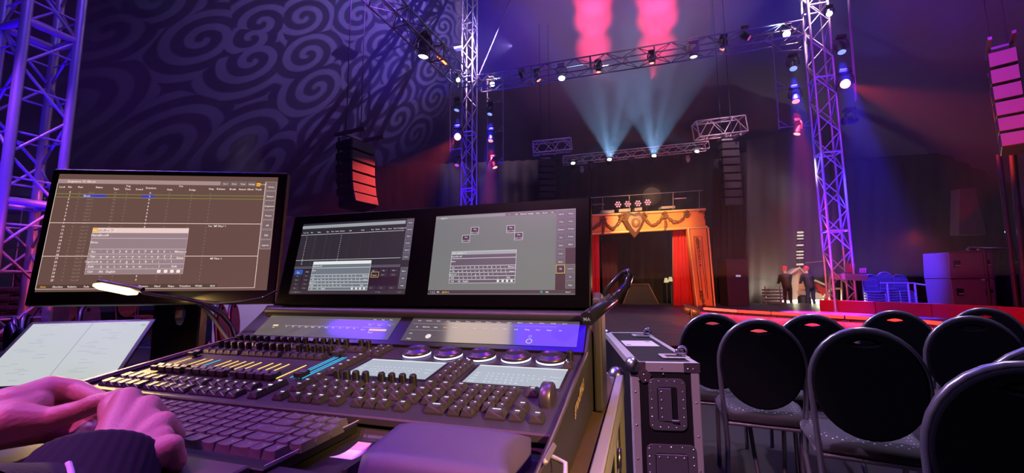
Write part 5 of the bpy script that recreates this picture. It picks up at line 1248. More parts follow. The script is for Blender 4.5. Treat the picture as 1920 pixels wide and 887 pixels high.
# ---- tablet leaning on its holder
Tp = [sc_(p, 1.06) for p in ((-1.065, -.182, 1.08), (-.843, -.044, 1.08), (-.764, -.170, .951), (-.986, -.309, .951))]
TXv = (Tp[1] - Tp[0]).normalized(); TYv = (Tp[0] - Tp[3]).normalized(); TNv = TXv.cross(TYv).normalized(); TYv = TNv.cross(TXv).normalized()
tw, th_ = (Tp[1] - Tp[0]).length, (Tp[0] - Tp[3]).length
tab = thing('tablet', 'tablet computer with two pale document pages leaning left of the console', 'tablet', (Tp[2] + Tp[3]) / 2)
def tp(u, v, o=0): return Tp[0] + TXv * u - TYv * v + TNv * o
b = MB(); m_ = .010
b.add([tp(-m_, th_ + m_), tp(tw + m_, th_ + m_), tp(tw + m_, -m_), tp(-m_, -m_), tp(-m_, th_ + m_, -.0065), tp(tw + m_, th_ + m_, -.0065), tp(tw + m_, -m_, -.0065), tp(-m_, -m_, -.0065)], [(0, 1, 2, 3), (7, 6, 5, 4), (0, 4, 5, 1), (1, 5, 6, 2), (2, 6, 7, 3), (3, 7, 4, 0)])
b.build('tablet_body', mat('tablet_black', (.012, .012, .014, 1), .25, .4), tab, bevel=.0018, segs=2)
dsp = screen_back('display', tp(0, 0, .0004), TXv, TYv, tw, th_, glow('page_pale', rgb(192, 200, 198)), tab)
MATS['page_pale'].node_tree.nodes['Principled BSDF'].inputs['Specular IOR Level'].default_value = .1
ui = UI(tp(0, 0, .0005), TXv, TYv, tw * 1000, th_ * 1000, [glow('pg_dark', rgb(70, 72, 70)), glow('pg_line', rgb(176, 182, 181)), glow('pg_grey', rgb(150, 155, 155))])
W2 = tw * 1000; H2 = th_ * 1000
ui.rect(W2 * .5 - .5, 0, W2 * .5 + .5, H2, 0, 2)
random.seed(5)
for c_ in range(2):
    for i in range(34):
        v = 10 + i * 5.8
        if v > H2 - 6: break
        ui.rect(8 + c_ * W2 / 2, v, W2 / 2 - 8 + c_ * W2 / 2, v + .3, 1, 1)
        if random.random() < .6:
            u = 12 + c_ * W2 / 2 + random.uniform(0, 60); ui.rect(u, v - 2.4, u + random.uniform(12, 34), v - 1.3, 2, 2)
ui.text('Stage sheet', W2 * .2, 8, 5, 2); ui.text('Cue notes', W2 * .7, 8, 5, 2); ui.rect(W2 - 16, 14, W2 - 6, 16, 0, 2)
ui.done('screen_graphics', dsp)
b = MB(); b.add([tp(.05, th_ - .02, -.0075), tp(tw - .05, th_ - .02, -.0075), tp(tw - .05, .06, -.0075), tp(.05, .06, -.0075)] + [Vector((tp(.05, .06, -.09).x, tp(.05, .06, -.09).y, TT)), Vector((tp(tw - .05, .06, -.09).x, tp(tw - .05, .06, -.09).y, TT)), Vector((tp(.05, th_ - .02, .0).x, tp(.05, th_ - .02, 0).y, TT)), Vector((tp(tw - .05, th_ - .02, 0).x, tp(tw - .05, th_ - .02, 0).y, TT))],
        [(0, 1, 2, 3), (3, 2, 5, 4), (4, 5, 7, 6), (6, 7, 1, 0), (0, 3, 4, 6), (1, 7, 5, 2)]); o = b.build('tablet_holder', rubber); tag(o, 'black wedge holder under the leaning tablet', 'holder')

# ---- gooseneck lamp and cables at the console's rear left corner
gn = thing('gooseneck_lamp', 'gooseneck desk lamp with a glowing yellow light strip in front of the monitor', 'lamp', C3(-.498, -.03, -.06))
LP = [yat(440, 640, -.06), yat(431, 612, -.07), yat(415, 592, -.09), yat(380, 569, -.12), yat(335, 559, -.15), yat(290, 553, -.175), yat(266, 549, -.19)]
b = MB(); b.tube(LP, .0035, 8); b.build('gooseneck', rubber, gn)
la_, lb_ = yat(262, 547, -.19), yat(180, 531, -.22)
b = MB(); b.tube([la_ + Vector((0, .006, .004)), lb_ + Vector((0, .006, .004))], [.0065, .0065], 10); b.build('lamp_head', mat('lamp_housing', (.05, .04, .03, 1), .4), gn)
b = MB(); b.tube([la_.lerp(lb_, .02), la_.lerp(lb_, .2), la_.lerp(lb_, .85), la_.lerp(lb_, .99)], [.004, .0085, .0085, .004], 10)
b.v = [p + Vector((0, -.004, -.004)) for p in b.v]; b.build('light_strip', glow('lamp_yellow', (1, .74, .28, 1), 4), gn)
ll = area('gooseneck_light', (la_ + lb_) / 2 + Vector((0, -.02, -.018)), (la_ + lb_) / 2 + Vector((.10, -.05, -.3)), (1, .60, .20), 2.1, .15, .02)
ll.rotation_euler.z += 0
cab = mat('cable_black', (.008, .007, .009, 1), .7)
rope('lamp_cable', [yat(520, 545, -.03), yat(492, 559, -.05), yat(450, 566, -.06), yat(405, 569, -.06), yat(360, 563, -.06), yat(330, 556, -.06)], .0028, cab, 'thin black cable sagging from the monitor wing to the monitor stand')
rope('thick_cable', [yat(366, 566, .04), yat(384, 577, .0), yat(401, 597, -.02), yat(418, 622, -.04), yat(436, 646, -.06)], .0055, cab, 'thick black cable running down to the rear left corner of the console')
rope('thick_cable', [yat(384, 566, .06), yat(403, 578, .02), yat(423, 595, -.02), yat(438, 620, -.04), yat(446, 642, -.06)], .0055, cab, 'second thick black cable, just right of the first, behind the faders')
# second lamp of the console, outside the frame on the right
wl = spot('console_lamp_light', (1.12, -.98, 1.60), (.33, -.18, .98), (1, .58, .20), 125, 34, .5, .03)
gn2 = thing('gooseneck_lamp', 'second gooseneck lamp, right of the console outside the picture', 'lamp', (1.16, -1.0, 0))
b = MB(); b.cyl((1.16, -1.0, .02), (1.16, -1.0, 1.65), .012, 8); b.build('pole', rubber, gn2); b = MB(); b.tube([(1.16, -1.0, 1.65), (1.12, -.98, 1.63)], .018, 8); b.build('lamp_head', mat('lamp_housing'), gn2); b = MB(); b.cyl((1.16, -1.0, 0), (1.16, -1.0, .02), .15, 20); b.build('base', rubber, gn2)

# visiting card in the slot
cp = [hit(672, 828, H0 - .170), hit(697, 831, H0 - .176), hit(659, 862, H0 - .176), hit(617, 857, H0 - .170)]
b = MB(); n = 6; P = []
for j in range(n + 1):
    t = j / n; P += [cp[0].lerp(cp[3], t) - Vector((0, 0, .004 * math.sin(PI * t))), cp[1].lerp(cp[2], t) - Vector((0, 0, .004 * math.sin(PI * t)))]
for j in range(n): b.m(1 if j < 2 else 0); b.add([P[2 * j], P[2 * j + 1], P[2 * j + 3], P[2 * j + 2]], [(0, 1, 2, 3)])
cdv = b.build('paper_card', [mat('card_white', (.85, .80, .85, 1), .5), mat('card_pink', (.80, .35, .75, 1), .5)]); tag(cdv, 'small pink and white paper card leaning in the slot right of the keyboard', 'card')
me, w = text_mesh('CF'); b = MB(); X_ = (cp[1] - cp[0]).normalized(); Y_ = -(cp[3] - cp[0]).normalized(); N_v = X_.cross(Y_).normalized()
M_ = Matrix.Identity(4); k = .014; M_.col[0] = (*(X_ * k), 0); M_.col[1] = (*(Y_ * k), 0); M_.col[2] = (*(N_v * k), 0); M_.col[3] = (*(cp[3].lerp(cp[0], .38) + X_ * .010 + Vector((0, 0, -.0025))), 1)
b.merge(me, M_); b.build('print', mat('card_ink', (.15, .05, .15, 1), .6), cdv)
# ============================================================ hands of the operator
def caps(b, a, c, ra, rc, n=14, m=5):
    a = Vector(a); c = Vector(c); d = c - a; L = d.length
    if L < 1e-5: d = Vector((0, 0, 1)); L = 1e-5
    prof = [(ra * math.sin(PI / 2 * i / m) + 1e-5, -ra * math.cos(PI / 2 * i / m)) for i in range(m)] + [(ra, 0), (rc, L)] + [(rc * math.cos(PI / 2 * i / m) + 1e-5, L + rc * math.sin(PI / 2 * i / m)) for i in range(1, m + 1)]
    b.lathe(prof, a, n, rot=d.to_track_quat('Z', 'Y').to_matrix())
def remeshed(b, name, mats, parent, vox, smooth=4):
    o = b.build(name, mats, parent)
    md = o.modifiers.new('remesh', 'REMESH'); md.mode = 'VOXEL'; md.voxel_size = vox; md.use_smooth_shade = True
    ms_ = o.modifiers.new('smooth', 'SMOOTH'); ms_.factor = .6; ms_.iterations = smooth
    return o
def skin_mat(name, col):
    m = mat(name, col, .48, bump=.12, bscale=260); b_ = m.node_tree.nodes['Principled BSDF']
    b_.inputs['Subsurface Weight'].default_value = .12; b_.inputs['Subsurface Radius'].default_value = (.012, .004, .003); b_.inputs['Subsurface Scale'].default_value = .5
    return m
skin = skin_mat('skin', (.62, .34, .26, 1))
pe = thing('person', 'seated person in a dark knit-cuffed sleeve, both hands held together over the keyboard', 'person', (-.5, -1.15, 0))
A = at
b = MB()
# right hand: a loose fist seen on its back
wr = A(196, 862, .405); wr2 = A(238, 880, .40)
K = [A(238, 750, .472), A(276, 765, .470), A(304, 795, .452), A(318, 838, .425)]
Pp = [A(262, 765, .482), A(296, 772, .480), A(326, 806, .462), A(330, 852, .430)]
Dd = [A(248, 800, .485), A(285, 810, .48), A(318, 838, .465), A(312, 872, .438)]
rk = [.0135, .0135, .0125, .0115]
ws = [wr, wr.lerp(wr2, .33), wr.lerp(wr2, .66), wr2]
for i in range(4):
    mid = ws[i].lerp(K[i], .5)
    caps(b, ws[i], K[i], .020 if i in (1, 2) else .0185, rk[i] + .0008)
    caps(b, K[i], Pp[i] - Vector((0, 0, .006)), rk[i], rk[i] - .001)
    caps(b, Pp[i] - Vector((0, 0, .006)), Dd[i] - Vector((0, 0, .012)), rk[i] - .001, rk[i] - .0025)
for i in range(3): caps(b, ws[i].lerp(ws[i + 1], .5), K[i].lerp(K[i + 1], .5).lerp(ws[i], .10), .0185, .0115)
caps(b, wr, A(230, 790, .47), .019, .015); caps(b, A(215, 800, .455), A(205, 762, .475), .0135, .0105)        # thumb root and thumb, mostly hidden
caps(b, A(205, 762, .475), A(222, 742, .49), .0105, .0088)
fo = A(118, 990, .355)
caps(b, ws[1], fo, .027, .036); caps(b, ws[2], fo, .026, .036); caps(b, fo, A(-120, 1055, .28), .036, .04); caps(b, A(-120, 1055, .28), Vector((-.34, -.88, .93)), .04, .042)
# left hand: thumb pressed along the bent index finger
lw = A(-70, 812, .45); lp1 = A(18, 768, .475)
caps(b, lw, lp1, .027, .026)
idx = A(92, 728, .508); caps(b, lp1, idx, .024, .0150); caps(b, A(10, 790, .46), A(60, 762, .485), .024, .018)
caps(b, idx, A(140, 731, .518), .0145, .0125); caps(b, A(140, 731, .518), A(190, 750, .508), .0122, .0095)
th0, th1, th2, th3 = A(22, 792, .455), A(88, 788, .468), A(150, 769, .478), A(203, 748, .486)
caps(b, th0, th1, .0215, .0140); caps(b, th1, th2, .0138, .0112); caps(b, th2, A(176, 758, .482), .0112, .0112); caps(b, A(176, 758, .482), th3, .0112, .0086)
for i, (px, py, d) in enumerate(((100, 762, .522), (92, 790, .512), (84, 812, .500))):      # middle, ring, little finger folded below
    q = A(px, py, d); caps(b, lp1 + Vector((0, -.004 * i, -.012 * i)), q, .018, .0128 - .0006 * i); caps(b, q, A(px + 62, py + 4, d), .0125 - .0006 * i, .0108); caps(b, A(px + 62, py + 4, d), A(px + 78, py + 16, d - .02), .0108, .0092)
caps(b, lw, Vector((-.66, -.86, .97)), .029, .040)
remeshed(b, 'hands', skin, pe, .0021, 5)
# thumb nail
b = MB(); nd_ = (th3 - th2).normalized(); vw = (CAM - th3).normalized(); sd = nd_.cross(vw).normalized(); up_ = sd.cross(nd_).normalized()
P = []; F = []
for j in range(6):
    for i in range(7):
        u = -1 + i / 3; v = j / 5; wv = .0078 * (1 - .12 * abs(v - .5)) * (math.sqrt(max(0, 1 - (1 - v) ** 6)) if v < .5 else 1)
        P.append(th3 - nd_ * .010 + nd_ * (v * .0165) + sd * u * wv * .85 + up_ * (.0098 - .0042 * u * u - .0012 * v - .0005))
for j in range(5):
    for i in range(6): a = j * 7 + i; F.append((a, a + 1, a + 8, a + 7))
b.add(P, F, True); o = b.build('thumb_nail', mat('nail', (.70, .42, .36, 1), .25), pe); md = o.modifiers.new('th', 'SOLIDIFY'); md.thickness = .0006
# knit cuff and jacket sleeve of the right arm
knit = mat('knit_cuff', (.010, .007, .016, 1), .9); jack = mat('jacket_cloth', (.016, .012, .022, 1), .8, bump=.2, bscale=300)
c0 = A(186, 862, .405); c1 = A(92, 1040, .335)
def sleeve(name, p0, p1, r0, r1, ribs, m_, cap_in=.004):
    b = MB(); d = (p1 - p0).normalized(); q = d.to_track_quat('Z', 'Y').to_matrix(); L = (p1 - p0).length; n = 144 if ribs else 40; P = []; F = []; k = 10
    prof = [(.80, .012), (.90, .001), (.97, -.001), (1.0, .003)] + [(1 + .02 * i, .003 + (L - .003) * i / k) for i in range(1, k + 1)]
    for j, (s_, z) in enumerate(prof):
        for i in range(n):
            a = 2 * PI * i / n; rr = (r0 + (r1 - r0) * z / L) * s_ * (1 + (ribs * math.sin(a * 36) if j > 1 else 0))
            rr *= 1 + .03 * math.sin(3 * a + z * 60)
            P.append(p0 + q @ Vector((rr * math.cos(a) * 1.08, rr * math.sin(a) * .92, z)))
    for j in range(len(prof) - 1):
        for i in range(n): F.append((j * n + i, j * n + (i + 1) % n, (j + 1) * n + (i + 1) % n, (j + 1) * n + i))
    b.add(P, F, True); return b.build(name, m_, pe)
sleeve('knit_cuff', c0, c1, .045, .050, .008, knit)
j0 = A(72, 976, .345); j1 = A(-120, 1055, .28); ELB = Vector((-.34, -.88, .93))
js = sleeve('jacket_sleeve', j0, j1, .050, .052, 0, jack)
bpy.context.view_layer.update()
def on_sleeve(px, py):
    M_ = js.matrix_world.inverted(); o_ = M_ @ CAM; d_ = (M_.to_3x3() @ ray(px, py)).normalized()
    ok, loc, nr, ix = js.ray_cast(o_, d_); return js.matrix_world @ loc if ok else None
pt = [q for q in (on_sleeve(x, y) for x, y in ((112, 850), (121, 858), (128, 870), (132, 884), (134, 900), (134, 920))) if q is not None]
if len(pt) > 1: b = MB(); b.tube(pt, .0026, 8); b.build('white_piping', mat('piping', (.75, .65, .8, 1), .6), pe)
# the rest of the seated body, beside the camera
b = MB(); SHR, SHL = Vector((-.30, -1.20, 1.30)), Vector((-.70, -1.20, 1.30))
caps(b, (-.5, -1.22, .62), (-.5, -1.20, 1.22), .155, .15); caps(b, SHR, SHL, .065, .065); caps(b, SHR, ELB, .058, .052); caps(b, ELB, A(-115, 1056, .281), .052, .050); caps(b, SHL, Vector((-.70, -.90, .97)), .058, .048)
caps(b, Vector((-.70, -.90, .97)), A(-115, 820, .44), .047, .040); caps(b, (-.5, -1.2, 1.28), (-.5, -1.19, 1.36), .07, .06)
remeshed(b, 'jacket', jack, pe, .008, 3)
b = MB()
for s in (-1, 1): caps(b, (-.5 + s * .09, -1.2, .58), (-.5 + s * .13, -.80, .57), .085, .065); caps(b, (-.5 + s * .13, -.80, .56), (-.5 + s * .13, -.80, .10), .058, .045); caps(b, (-.5 + s * .13, -.82, .045), (-.5 + s * .13, -.70, .04), .042, .036)
remeshed(b, 'trousers', mat('trouser_dark', (.02, .02, .03, 1), .8), pe, .008, 3)
b = MB(); caps(b, (-.5, -1.19, 1.36), (-.5, -1.18, 1.44), .055, .055); caps(b, (-.5, -1.18, 1.55), (-.5, -1.155, 1.49), .092, .068); caps(b, (-.5, -1.075, 1.525), (-.5, -1.062, 1.50), .009, .013)
for s in (-1, 1): caps(b, (-.5 + s * .09, -1.185, 1.535), (-.5 + s * .092, -1.19, 1.50), .014, .010)
remeshed(b, 'head', skin, pe, .005, 2)
b = MB(); caps(b, (-.5, -1.20, 1.58), (-.5, -1.215, 1.53), .095, .09); remeshed(b, 'hair', mat('hair_dark', (.03, .02, .015, 1), .8), pe, .008, 2)
sc2 = thing('stool', 'round black stool under the seated person', 'stool', (-.5, -1.2, 0))
b = MB(); b.lathe([(.001, .475), (.17, .475), (.18, .46), (.18, .44), (.001, .44)], (-.5, -1.22, 0), 24); b.build('seat', rubber, sc2); b = MB(); b.cyl((-.5, -1.22, .03), (-.5, -1.22, .44), .03, 12); b.build('post', steel, sc2); b = MB(); b.cyl((-.5, -1.22, 0), (-.5, -1.22, .03), .22, 24); b.build('base', rubber, sc2)

# ============================================================ the two workers and what they work on
WD = 16.4
FZ = .0
def worker(px, label, jacket, legs_c, lean, cap_c, arm):
    o = G(px, 560, WD); o.z = FZ; t = thing('person', label, 'person', o)
    r, f = RT, FW; Z = Vector((0, 0, 1))
    def P(x, y, z): return o + r * x + f * y + Z * z
    hx = lean
    b = MB()
    for s in (-1, 1):
        caps(b, P(s * .09, 0, .92), P(s * .11, .03, .50), .085, .062, 10, 3); caps(b, P(s * .11, .03, .50), P(s * .12, -.02, .09), .058, .042, 10, 3); caps(b, P(s * .12, -.03, .045), P(s * .13, .12, .035), .045, .038, 10, 3)
    caps(b, P(0, 0, .95), P(hx * .3, .02, 1.12), .135, .14, 12, 3)
    lg = remeshed(b, 'trousers', mat('trousers_' + jacket[0], legs_c, .8), t, .02, 2)
    b = MB()
    caps(b, P(hx * .2, .01, .98), P(hx * .8, .04, 1.34), .165, .155, 12, 3); caps(b, P(hx * .8 - .17, .04, 1.40), P(hx * .8 + .17, .04, 1.40), .07, .07, 10, 3)
    for s in (-1, 1):
        sh = P(hx * .8 + s * .20, .04, 1.40); el = P(hx * .6 + s * .23, .06 + arm * .08, 1.12); ha = P(hx * .6 + s * .12, .06 + arm * .28, 1.10)
        caps(b, sh, el, .062, .052, 10, 3); caps(b, el, ha, .05, .042, 10, 3)
    remeshed(b, 'jacket', mat('jacket_' + jacket[0], jacket[1], .75), t, .02, 2)
    b = MB()
    caps(b, P(hx * .8, .04, 1.42), P(hx, .05, 1.54), .055, .055, 10, 3); caps(b, P(hx, .06, 1.66), P(hx, .09, 1.60), .09, .075, 12, 4); caps(b, P(hx, .165, 1.63), P(hx, .17, 1.61), .012, .016, 8, 3)
    for s in (-1, 1):
        caps(b, P(hx + s * .09, .06, 1.64), P(hx + s * .09, .06, 1.61), .015, .012, 8, 3)
        ha = P(hx * .6 + s * .12, .06 + arm * .28, 1.10)
        for k in range(4): caps(b, ha + r * .02 * (k - 1.5), ha + r * .02 * (k - 1.5) + f * (.09 - .01 * abs(k - 1)) - Z * .02, .011, .009, 6, 2)
        caps(b, ha, ha + f * .05 - r * s * .04, .025, .013, 6, 2)
    remeshed(b, 'body', skin, t, .012, 1)
    b = MB(); rot = Matrix.Rotation(YAW, 3, 'Z'); b.lathe([(.001, .105), (.05, .10), (.088, .06), (.102, .0), (.10, -.03)], P(hx, .05, 1.68), 14); b.box(P(hx - .10, .10, 1.665), (.13, .12, .012), rot); b.build('cap', mat('cap_red', (.75, .03, .07, 1), .7), t)
    return t
worker(1478, 'worker in a dark brown jacket and red cap, left of the white boat prop', ('brown', (.05, .028, .02, 1)), (.04, .03, .03, 1), -.02, 0, 1)
worker(1521, 'worker in a dark purple jacket and red cap, right of the white boat prop', ('purple', (.03, .015, .045, 1)), (.02, .02, .06, 1), -.06, 0, 1)
# boat prop: cream hull with red inside, propped up between them
BD = WD + 1.0
bt = thing('boat_prop', 'cream boat-shaped stage prop with a red inside, standing between the two workers', 'prop', G(1515, 560, BD))
cream = mat('prop_cream', (.62, .52, .38, 1), .6); bred = mat('prop_red', (.40, .03, .03, 1), .6)
def poly(pts, th, m_, name, d=BD, par=bt):
    b = MB(); P = [G(x, y, d) for x, y in pts]; n = len(P); b.add(P + [p + FW * th for p in P], [tuple(range(n)), tuple(range(n, 2 * n))[::-1]] + [(i, (i + 1) % n, n + (i + 1) % n, n + i) for i in range(n)]); return b.build(name, m_, par)
poly([(1481, 514), (1499, 502), (1500, 560), (1484, 564)], .5, cream, 'hull_side', BD)
poly([(1499, 502), (1512, 515), (1510, 540), (1505, 552), (1498, 552)], .1, mat('prop_tan', (.50, .28, .15, 1), .6), 'inner_board', BD - .05)
poly([(1497, 545), (1530, 548), (1545, 553), (1543, 560), (1500, 562)], .5, cream, 'keel', BD - .1)
poly([(1528, 530), (1556, 545), (1543, 554), (1534, 545)], .08, bred, 'red_panel', BD - .12)
for i, p_ in enumerate(([(1528, 526), (1561, 540), (1544, 556)], [(1481, 514), (1499, 502), (1512, 515)], [(1544, 556), (1543, 562), (1561, 541)])):
    b = MB(); b.tube([G(x, y, BD - .16) for x, y in p_], .045, 8); b.build('rim', cream, bt)
# work light on the ground, bin and stacked chairs
wlt = thing('work_light', 'bright white work light low behind the two workers', 'work light', Vector((*G(1495, 570, BD + .6).xy, 0)))
b = MB(); flatbox(b, G(1470, 578, BD + .6), G(1545, 577, BD + .6), G(1545, 562, BD + .6), G(1470, 563, BD + .6), .1); b.build('light_panel', glow('work_white', (1, .93, .85, 1), 9), wlt)
for x in (1473, 1541):
    b = MB(); p = G(x, 576, BD + .65); b.cyl(p, Vector((p.x, p.y, 0)), .03, 8); b.build('leg', rubber, wlt)
area('work_light_glow', G(1505, 566, BD + .3), G(1505, 500, BD - 1.5), (1, .85, .62), 700, 1.2, .3)
spot('prop_key', W(6.5, 9, 6.5), G(1520, 540, 17), (1, .9, .75), 3000, 12, .5, .1)
b = MB(); q = Vector((*G(1509, 575, WD + .5).xy, 0)); b.lathe([(.001, .62), (.14, .62), (.22, .55), (.24, .3), (.22, 0)], q, 14); tag(b.build('bin', rubber), 'black round bin on the floor between the two workers', 'bin')
gs = mat('stack_grey', (.25, .22, .26, 1), .5, .4)
sg = thing('chair_stack_trolley', 'grey stack of folded chairs at the left of the brown-jacketed worker', 'chair stack', Vector((*G(1451, 570, WD - 1).xy, 0)), None)
for k in range(7):
    b = MB(); c = G(1451, 576, WD - 1); c.z = .18 + k * .115; b.box(c, (.50, .5, .045), Matrix.Rotation(YAW, 3, 'Z')); b.build('folded_chair', gs, sg, bevel=.01)
for s in (-1, 1):
    b = MB(); c = G(1451 + s * 14, 576, WD - 1.2); b.cyl((c.x, c.y, 0), (c.x, c.y, 1.0), .02, 8); b.build('side_pipe', gs, sg)
wf = thing('wooden_frame', 'bare wooden frame standing right of the boat prop', 'frame', Vector((*G(1568, 560, WD + .5).xy, 0)))
tan = mat('timber', (.38, .25, .16, 1), .6)
for a, c in (((1556, 578), (1556, 521)), ((1579, 578), (1578, 520)), ((1556, 521), (1579, 520)), ((1558, 541), (1579, 541))):
    p, q = G(*a, WD + .5), G(*c, WD + .5)
    b = MB(); b.tube([p, q], .04, 4); b.build('timber_bar', tan, wf)
ld = thing('glinting_ladder', 'narrow upright ladder of small glinting rungs above the boat prop', 'ladder', Vector((*G(1500, 500, WD + 2).xy, 0)))
for s in (-1, 1):
    a, c = G(1500 + s * 6, 500, WD + 2), G(1500 + s * 6, 434, WD + 2); b = MB(); b.cyl(Vector((a.x, a.y, 0)), c, .02, 6); b.build('side_rail', dark_metal, ld)
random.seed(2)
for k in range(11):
    y = 436 + k * 6; b = MB(); b.cyl(G(1494, y, WD + 2), G(1506, y - .4, WD + 2), .025 + .015 * random.random(), 6); b.build('rung', glow('rung_glint_glow', rgb(235, 225, 190), .9) if k % 2 == 0 or random.random() < .4 else steel, ld)  # some rungs emit to imitate glints on shiny metal
rope('thin_rod', [G(1508, 493, WD + 2), G(1562, 488, WD + 2)], .015, mat('rod_pale', (.5, .47, .4, 1), .4), 'thin pale rod sticking out to the right of the glinting ladder', 'rod')

# ============================================================ behind the red wall at right
bluep = mat('blue_plastic', (.10, .10, .20, 1), .35)
for (px, d, n, lab) in ((1640, 12.4, 6, 'left'), (1667, 12.8, 7, 'middle'), (1694, 13.0, 6, 'right')):
    base = G(px, 560, d)
    for k in range(n):
        c = copy_tree(ch0, (base.x, base.y, 0), YAW + R(150)); c.location.z = .02 + k * .075
        c['label'] = ORD(k, n) + ' chair of the ' + lab + ' blue-lit stack behind the red wall'; c['group'] = lab + ' blue-lit chair stack'
fn = thing('pipe_barrier', 'pipe railing with a pale cover, standing behind the red wall beside the blue-lit chairs', 'barrier', Vector((*G(1715, 560, 12.0).xy, 0)))
pipe = mat('pipe_grey', (.5, .48, .55, 1), .4, .6)
for a in ((1663, 531), (1715, 532), (1702, 530), (1754, 537)):
    p = G(*a, 12.0 if a[0] != 1754 else 11.6); b = MB(); b.cyl(Vector((p.x, p.y, 0)), p, .028, 8); b.build('post', pipe, fn)
for a, c in (((1650, 531), (1715, 531)), ((1715, 532), (1754, 537))):
    b = MB(); b.cyl(G(*a, 12.0), G(*c, 12.0 if c[0] != 1754 else 11.6), .022, 8); b.build('top_rail', pipe, fn)
for k in range(8):
    x = 1757 + k * 4; p = G(x, 541 + .4 * k, 11.5); b = MB(); b.cyl(Vector((p.x, p.y, 0)), p, .022, 6); b.build('slat', pipe, fn)
spot('stack_blue', W(8, 9.5, 6), G(1680, 545, 12.6), (.03, .02, 1), 16000, 26, .6, .1)
# two stacked flight cases
cg = mat('case_grey', (.20, .17, .12, 1), .55, bump=.05, bscale=30)
def big_case(A_, B_, C_, D_, lab, d):
    P = [G(*q, d) for q in (A_, B_, C_, D_)]
    c = (P[0] + P[1]) / 2; o = thing('flight_case', lab, 'flight case', c)
    b = MB(); flatbox(b, P[0], P[1], P[2], P[3], .7); b.build('body', cg, o, bevel=.01)
    for k in (0, 3): 
        b = MB(); b.cyl(P[0 if k == 0 else 3] - FW * .01, P[1 if k == 0 else 2] - FW * .01, .018, 6); b.build('edge_profile', mat('edge_dull', (.28, .26, .25, 1), .45, .6), o)
    for u in (.17, .83):
        q = P[0].lerp(P[1], u).lerp(P[3].lerp(P[2], u), .55) - FW * .012
        b = MB(); b.box(q, (.17, .02, .17), Matrix.Rotation(YAW, 3, 'Z')); dd = b.build('handle_dish', mat('dish_black'), o); b = MB(); b.box(q - FW * .02 - Vector((0, 0, .05)), (.13, .02, .035), Matrix.Rotation(YAW, 3, 'Z')); b.build('handle', mat('handle_pale', (.4, .38, .36, 1), .4), dd)
big_case((1781, 522), (1866, 521), (1862, 470), (1778, 473), 'grey flight case on top of the pair behind the red wall', 11.0)
big_case((1790, 578), (1871, 582), (1866, 521), (1782, 522), 'grey flight case at the bottom of the pair behind the red wall', 11.0)
# stands and poles
for pts, r_, lab in (([(1845, 468), (1857, 575)], .035, 'dark stand pole in front of the two grey flight cases'), ([(1873, 290), (1907, 574)], .045, 'thin lifting pole under the bright red loudspeaker column'), ([(1898, 275), (1924, 574)], .06, 'second dark pole at the right edge below the red loudspeakers')):
    d = 10.2 if r_ == .035 else 9.2
    a, c = G(*pts[0], d), G(*pts[1], d); b = MB(); b.tube([a, c, Vector((c.x, c.y, 0))], r_, 10); tag(b.build('stand_pole', mat('pole_red', (.05, .03, .032, 1), .5, .3)), lab, 'pole')
rope('cross_pipe', [G(1815, 464, 10.0), G(1902, 466, 9.6)], .022, steel, 'thin shiny pipe lying across above the two grey flight cases', 'pipe')
for x, y, s_, lab in ((1815, 468, .06, 'small shiny clamp at the left end of the shiny cross pipe'), (1834, 468, .05, 'second small shiny clamp on the cross pipe'), (1888, 398, .05, 'topmost small clamp on the pole under the red loudspeakers'), (1889, 411, .05, 'small clamp below the topmost one on the right pole'), (1903, 492, .06, 'upper shiny clamp low on the right pole'), (1905, 510, .06, 'lower shiny clamp low on the right pole'), (1845, 525, .07, 'shiny knob on the stand pole before the flight cases')):
    b = MB(); b.box(G(x, y, 9.4), (s_, s_, s_ * .7), Matrix.Rotation(YAW, 3, 'Z')); tag(b.build('pipe_clamp', steel, bevel=.008), lab, 'clamp')
b = MB(); b.lathe([(.001, .02), (.04, .015), (.05, 0)], G(1889, 435, 9.3), 10, rot=Matrix.Rotation(PI / 2, 3, 'X')); tag(b.build('signal_lamp', glow('signal_blue', (.25, .45, 1, 1), 6)), 'tiny pale blue signal lamp at the right edge above the flight cases', 'lamp')
b = MB(); flatbox(b, G(1798, 440, 14.0), G(1850, 440, 14.0), G(1828, 352, 14), G(1800, 354, 14), .3); tag(b.build('reflection_column', mat('column_dull', (.09, .05, .06, 1), .8)), 'dim slanted column of scenery above the two grey flight cases', 'scenery')  # solid shape standing in for a faint reflection on the drape
# signs on the right mast
b = MB(); flatbox(b, G(1612, 512, 11.25), G(1624, 512, 11.25), G(1624, 503, 11.25), G(1612, 503, 11.25), .01); sgn = b.build('sign', mat('sign_white', (.7, .68, .7, 1), .5)); tag(sgn, 'small white sign with red strokes on the foot of the right mast', 'sign')
for x in (1615, 1620): b = MB(); flatbox(b, G(x, 511, 11.23), G(x + 1.6, 511, 11.23), G(x + 1.6, 504.5, 11.23), G(x, 504.5, 11.23), .008); b.build('mark', mat('sign_red', (.7, .03, .03, 1), .5), sgn)
b = MB(); flatbox(b, G(1594, 511, 11.3), G(1603, 511, 11.3), G(1603, 494, 11.3), G(1594, 494, 11.3), .12); tag(b.build('fire_extinguisher_box', mat('box_red', (.6, .06, .04, 1), .5)), 'small red box inside the foot of the right mast', 'box')
b = MB(); flatbox(b, G(1585, 524, 11.2), G(1627, 526, 11.2), G(1626, 514, 11.2), G(1584, 513, 11.2), .4); tag(b.build('mast_ballast', mat('ballast', (.32, .30, .36, 1), .5)), 'grey ballast slab across the right mast near its foot', 'ballast')
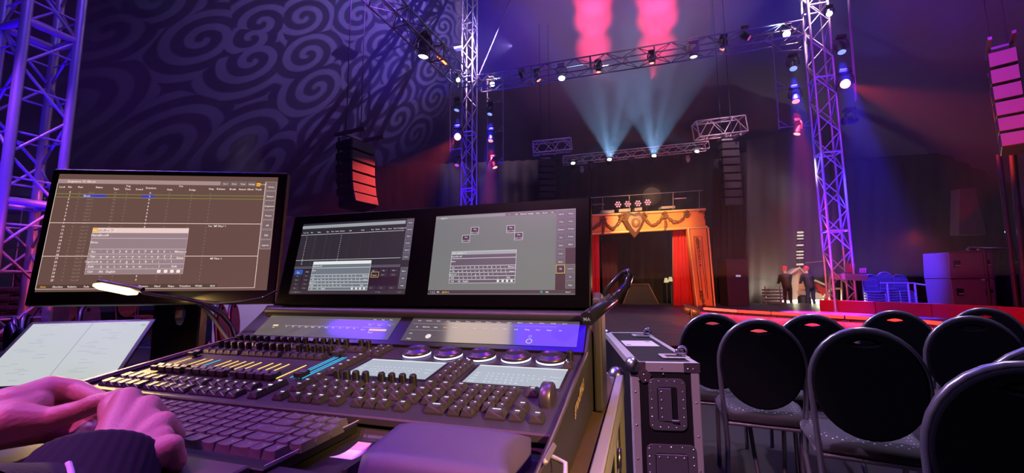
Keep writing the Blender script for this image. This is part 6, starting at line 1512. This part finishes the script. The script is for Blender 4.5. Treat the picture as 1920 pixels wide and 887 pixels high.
# rails and a lectern at the far left
rl = thing('pipe_barrier', 'dim pipe railing between the near left mast and the monitor', 'barrier', Vector((*G(50, 500, 7.0).xy, 0)))
for a, c in (((-10, 364), (84, 372)), ((-10, 466), (60, 462)), ((0, 398), (40, 400))):
    b = MB(); b.cyl(G(*a, 7), G(*c, 7), .014, 6); b.build('rail', pipe, rl)
for x in (8, 44, 68): b = MB(); p = G(x, 368, 7.0); b.cyl(Vector((p.x, p.y, 0)), p, .014, 6); b.build('post', pipe, rl)
# pale boards behind the chairs in the gap beside the console
for x0_, x1_, y0_, y1_, lab in ((366, 430, 571, 612, 'pale board standing behind the chairs right of the monitor stand'), (434, 512, 566, 604, 'pale board half hidden by chairs next to the console corner')):
    b = MB(); flatbox(b, Vector((*G(x0_, y1_, 6.9).xy, .02)), Vector((*G(x1_, y1_, 6.9).xy, .02)), G(x1_, y0_, 6.9), G(x0_, y0_, 6.9), .03); o = b.build('board', mat('board_pale', (.45, .40, .45, 1), .6)); tag(o, lab, 'board')
spot('gap_red', W(-1.2, 4.6, 1.5), G(440, 605, 4.6), (1, .06, .07), 160, 70, .6, .1)
spot('board_light', W(-3.2, 4.9, 3.2), G(440, 592, 6.9), (.9, .7, .85), 330, 44, .6, .1)
spot('gap_violet', W(-5, 3.2, 4.5), G(300, 600, 4.6), (.30, .06, 1), 420, 80, .6, .1)
spot('stack_pink', W(-4, 4.5, 2.6), G(35, 530, 5.6), (1, .12, .6), 90, 50, .6, .1)

# leave out the far chairs that nothing of can be seen between the things in front
bpy.context.view_layer.update()
dg = bpy.context.evaluated_depsgraph_get()
def shows(root):
    for ch in root.children:
        vs = ch.data.vertices; st_ = max(1, len(vs) // 14)
        for k in range(0, len(vs), st_):
            p = ch.matrix_world @ vs[k].co; d = p - CAM; L = d.length
            q = CM.transposed() @ d
            if q.z > -.1 or abs(q.x / -q.z) > 960 / FPX or abs(q.y / -q.z) > 443 / FPX: continue
            ok, loc, n_, ix, ob, mt = S.ray_cast(dg, CAM, d / L, distance=L + .02)
            if ok and (ob.parent == root or (ob.parent and ob.parent.parent == root)): return True
    return False
for o in [o for o in S.objects if o.parent is None and (o.get('group') or '').startswith('dim chair rows')]:
    if not shows(o):
        for ch in list(o.children):
            for g_ in list(ch.children): bpy.data.objects.remove(g_)
            bpy.data.objects.remove(ch)
        bpy.data.objects.remove(o)
haze_box()
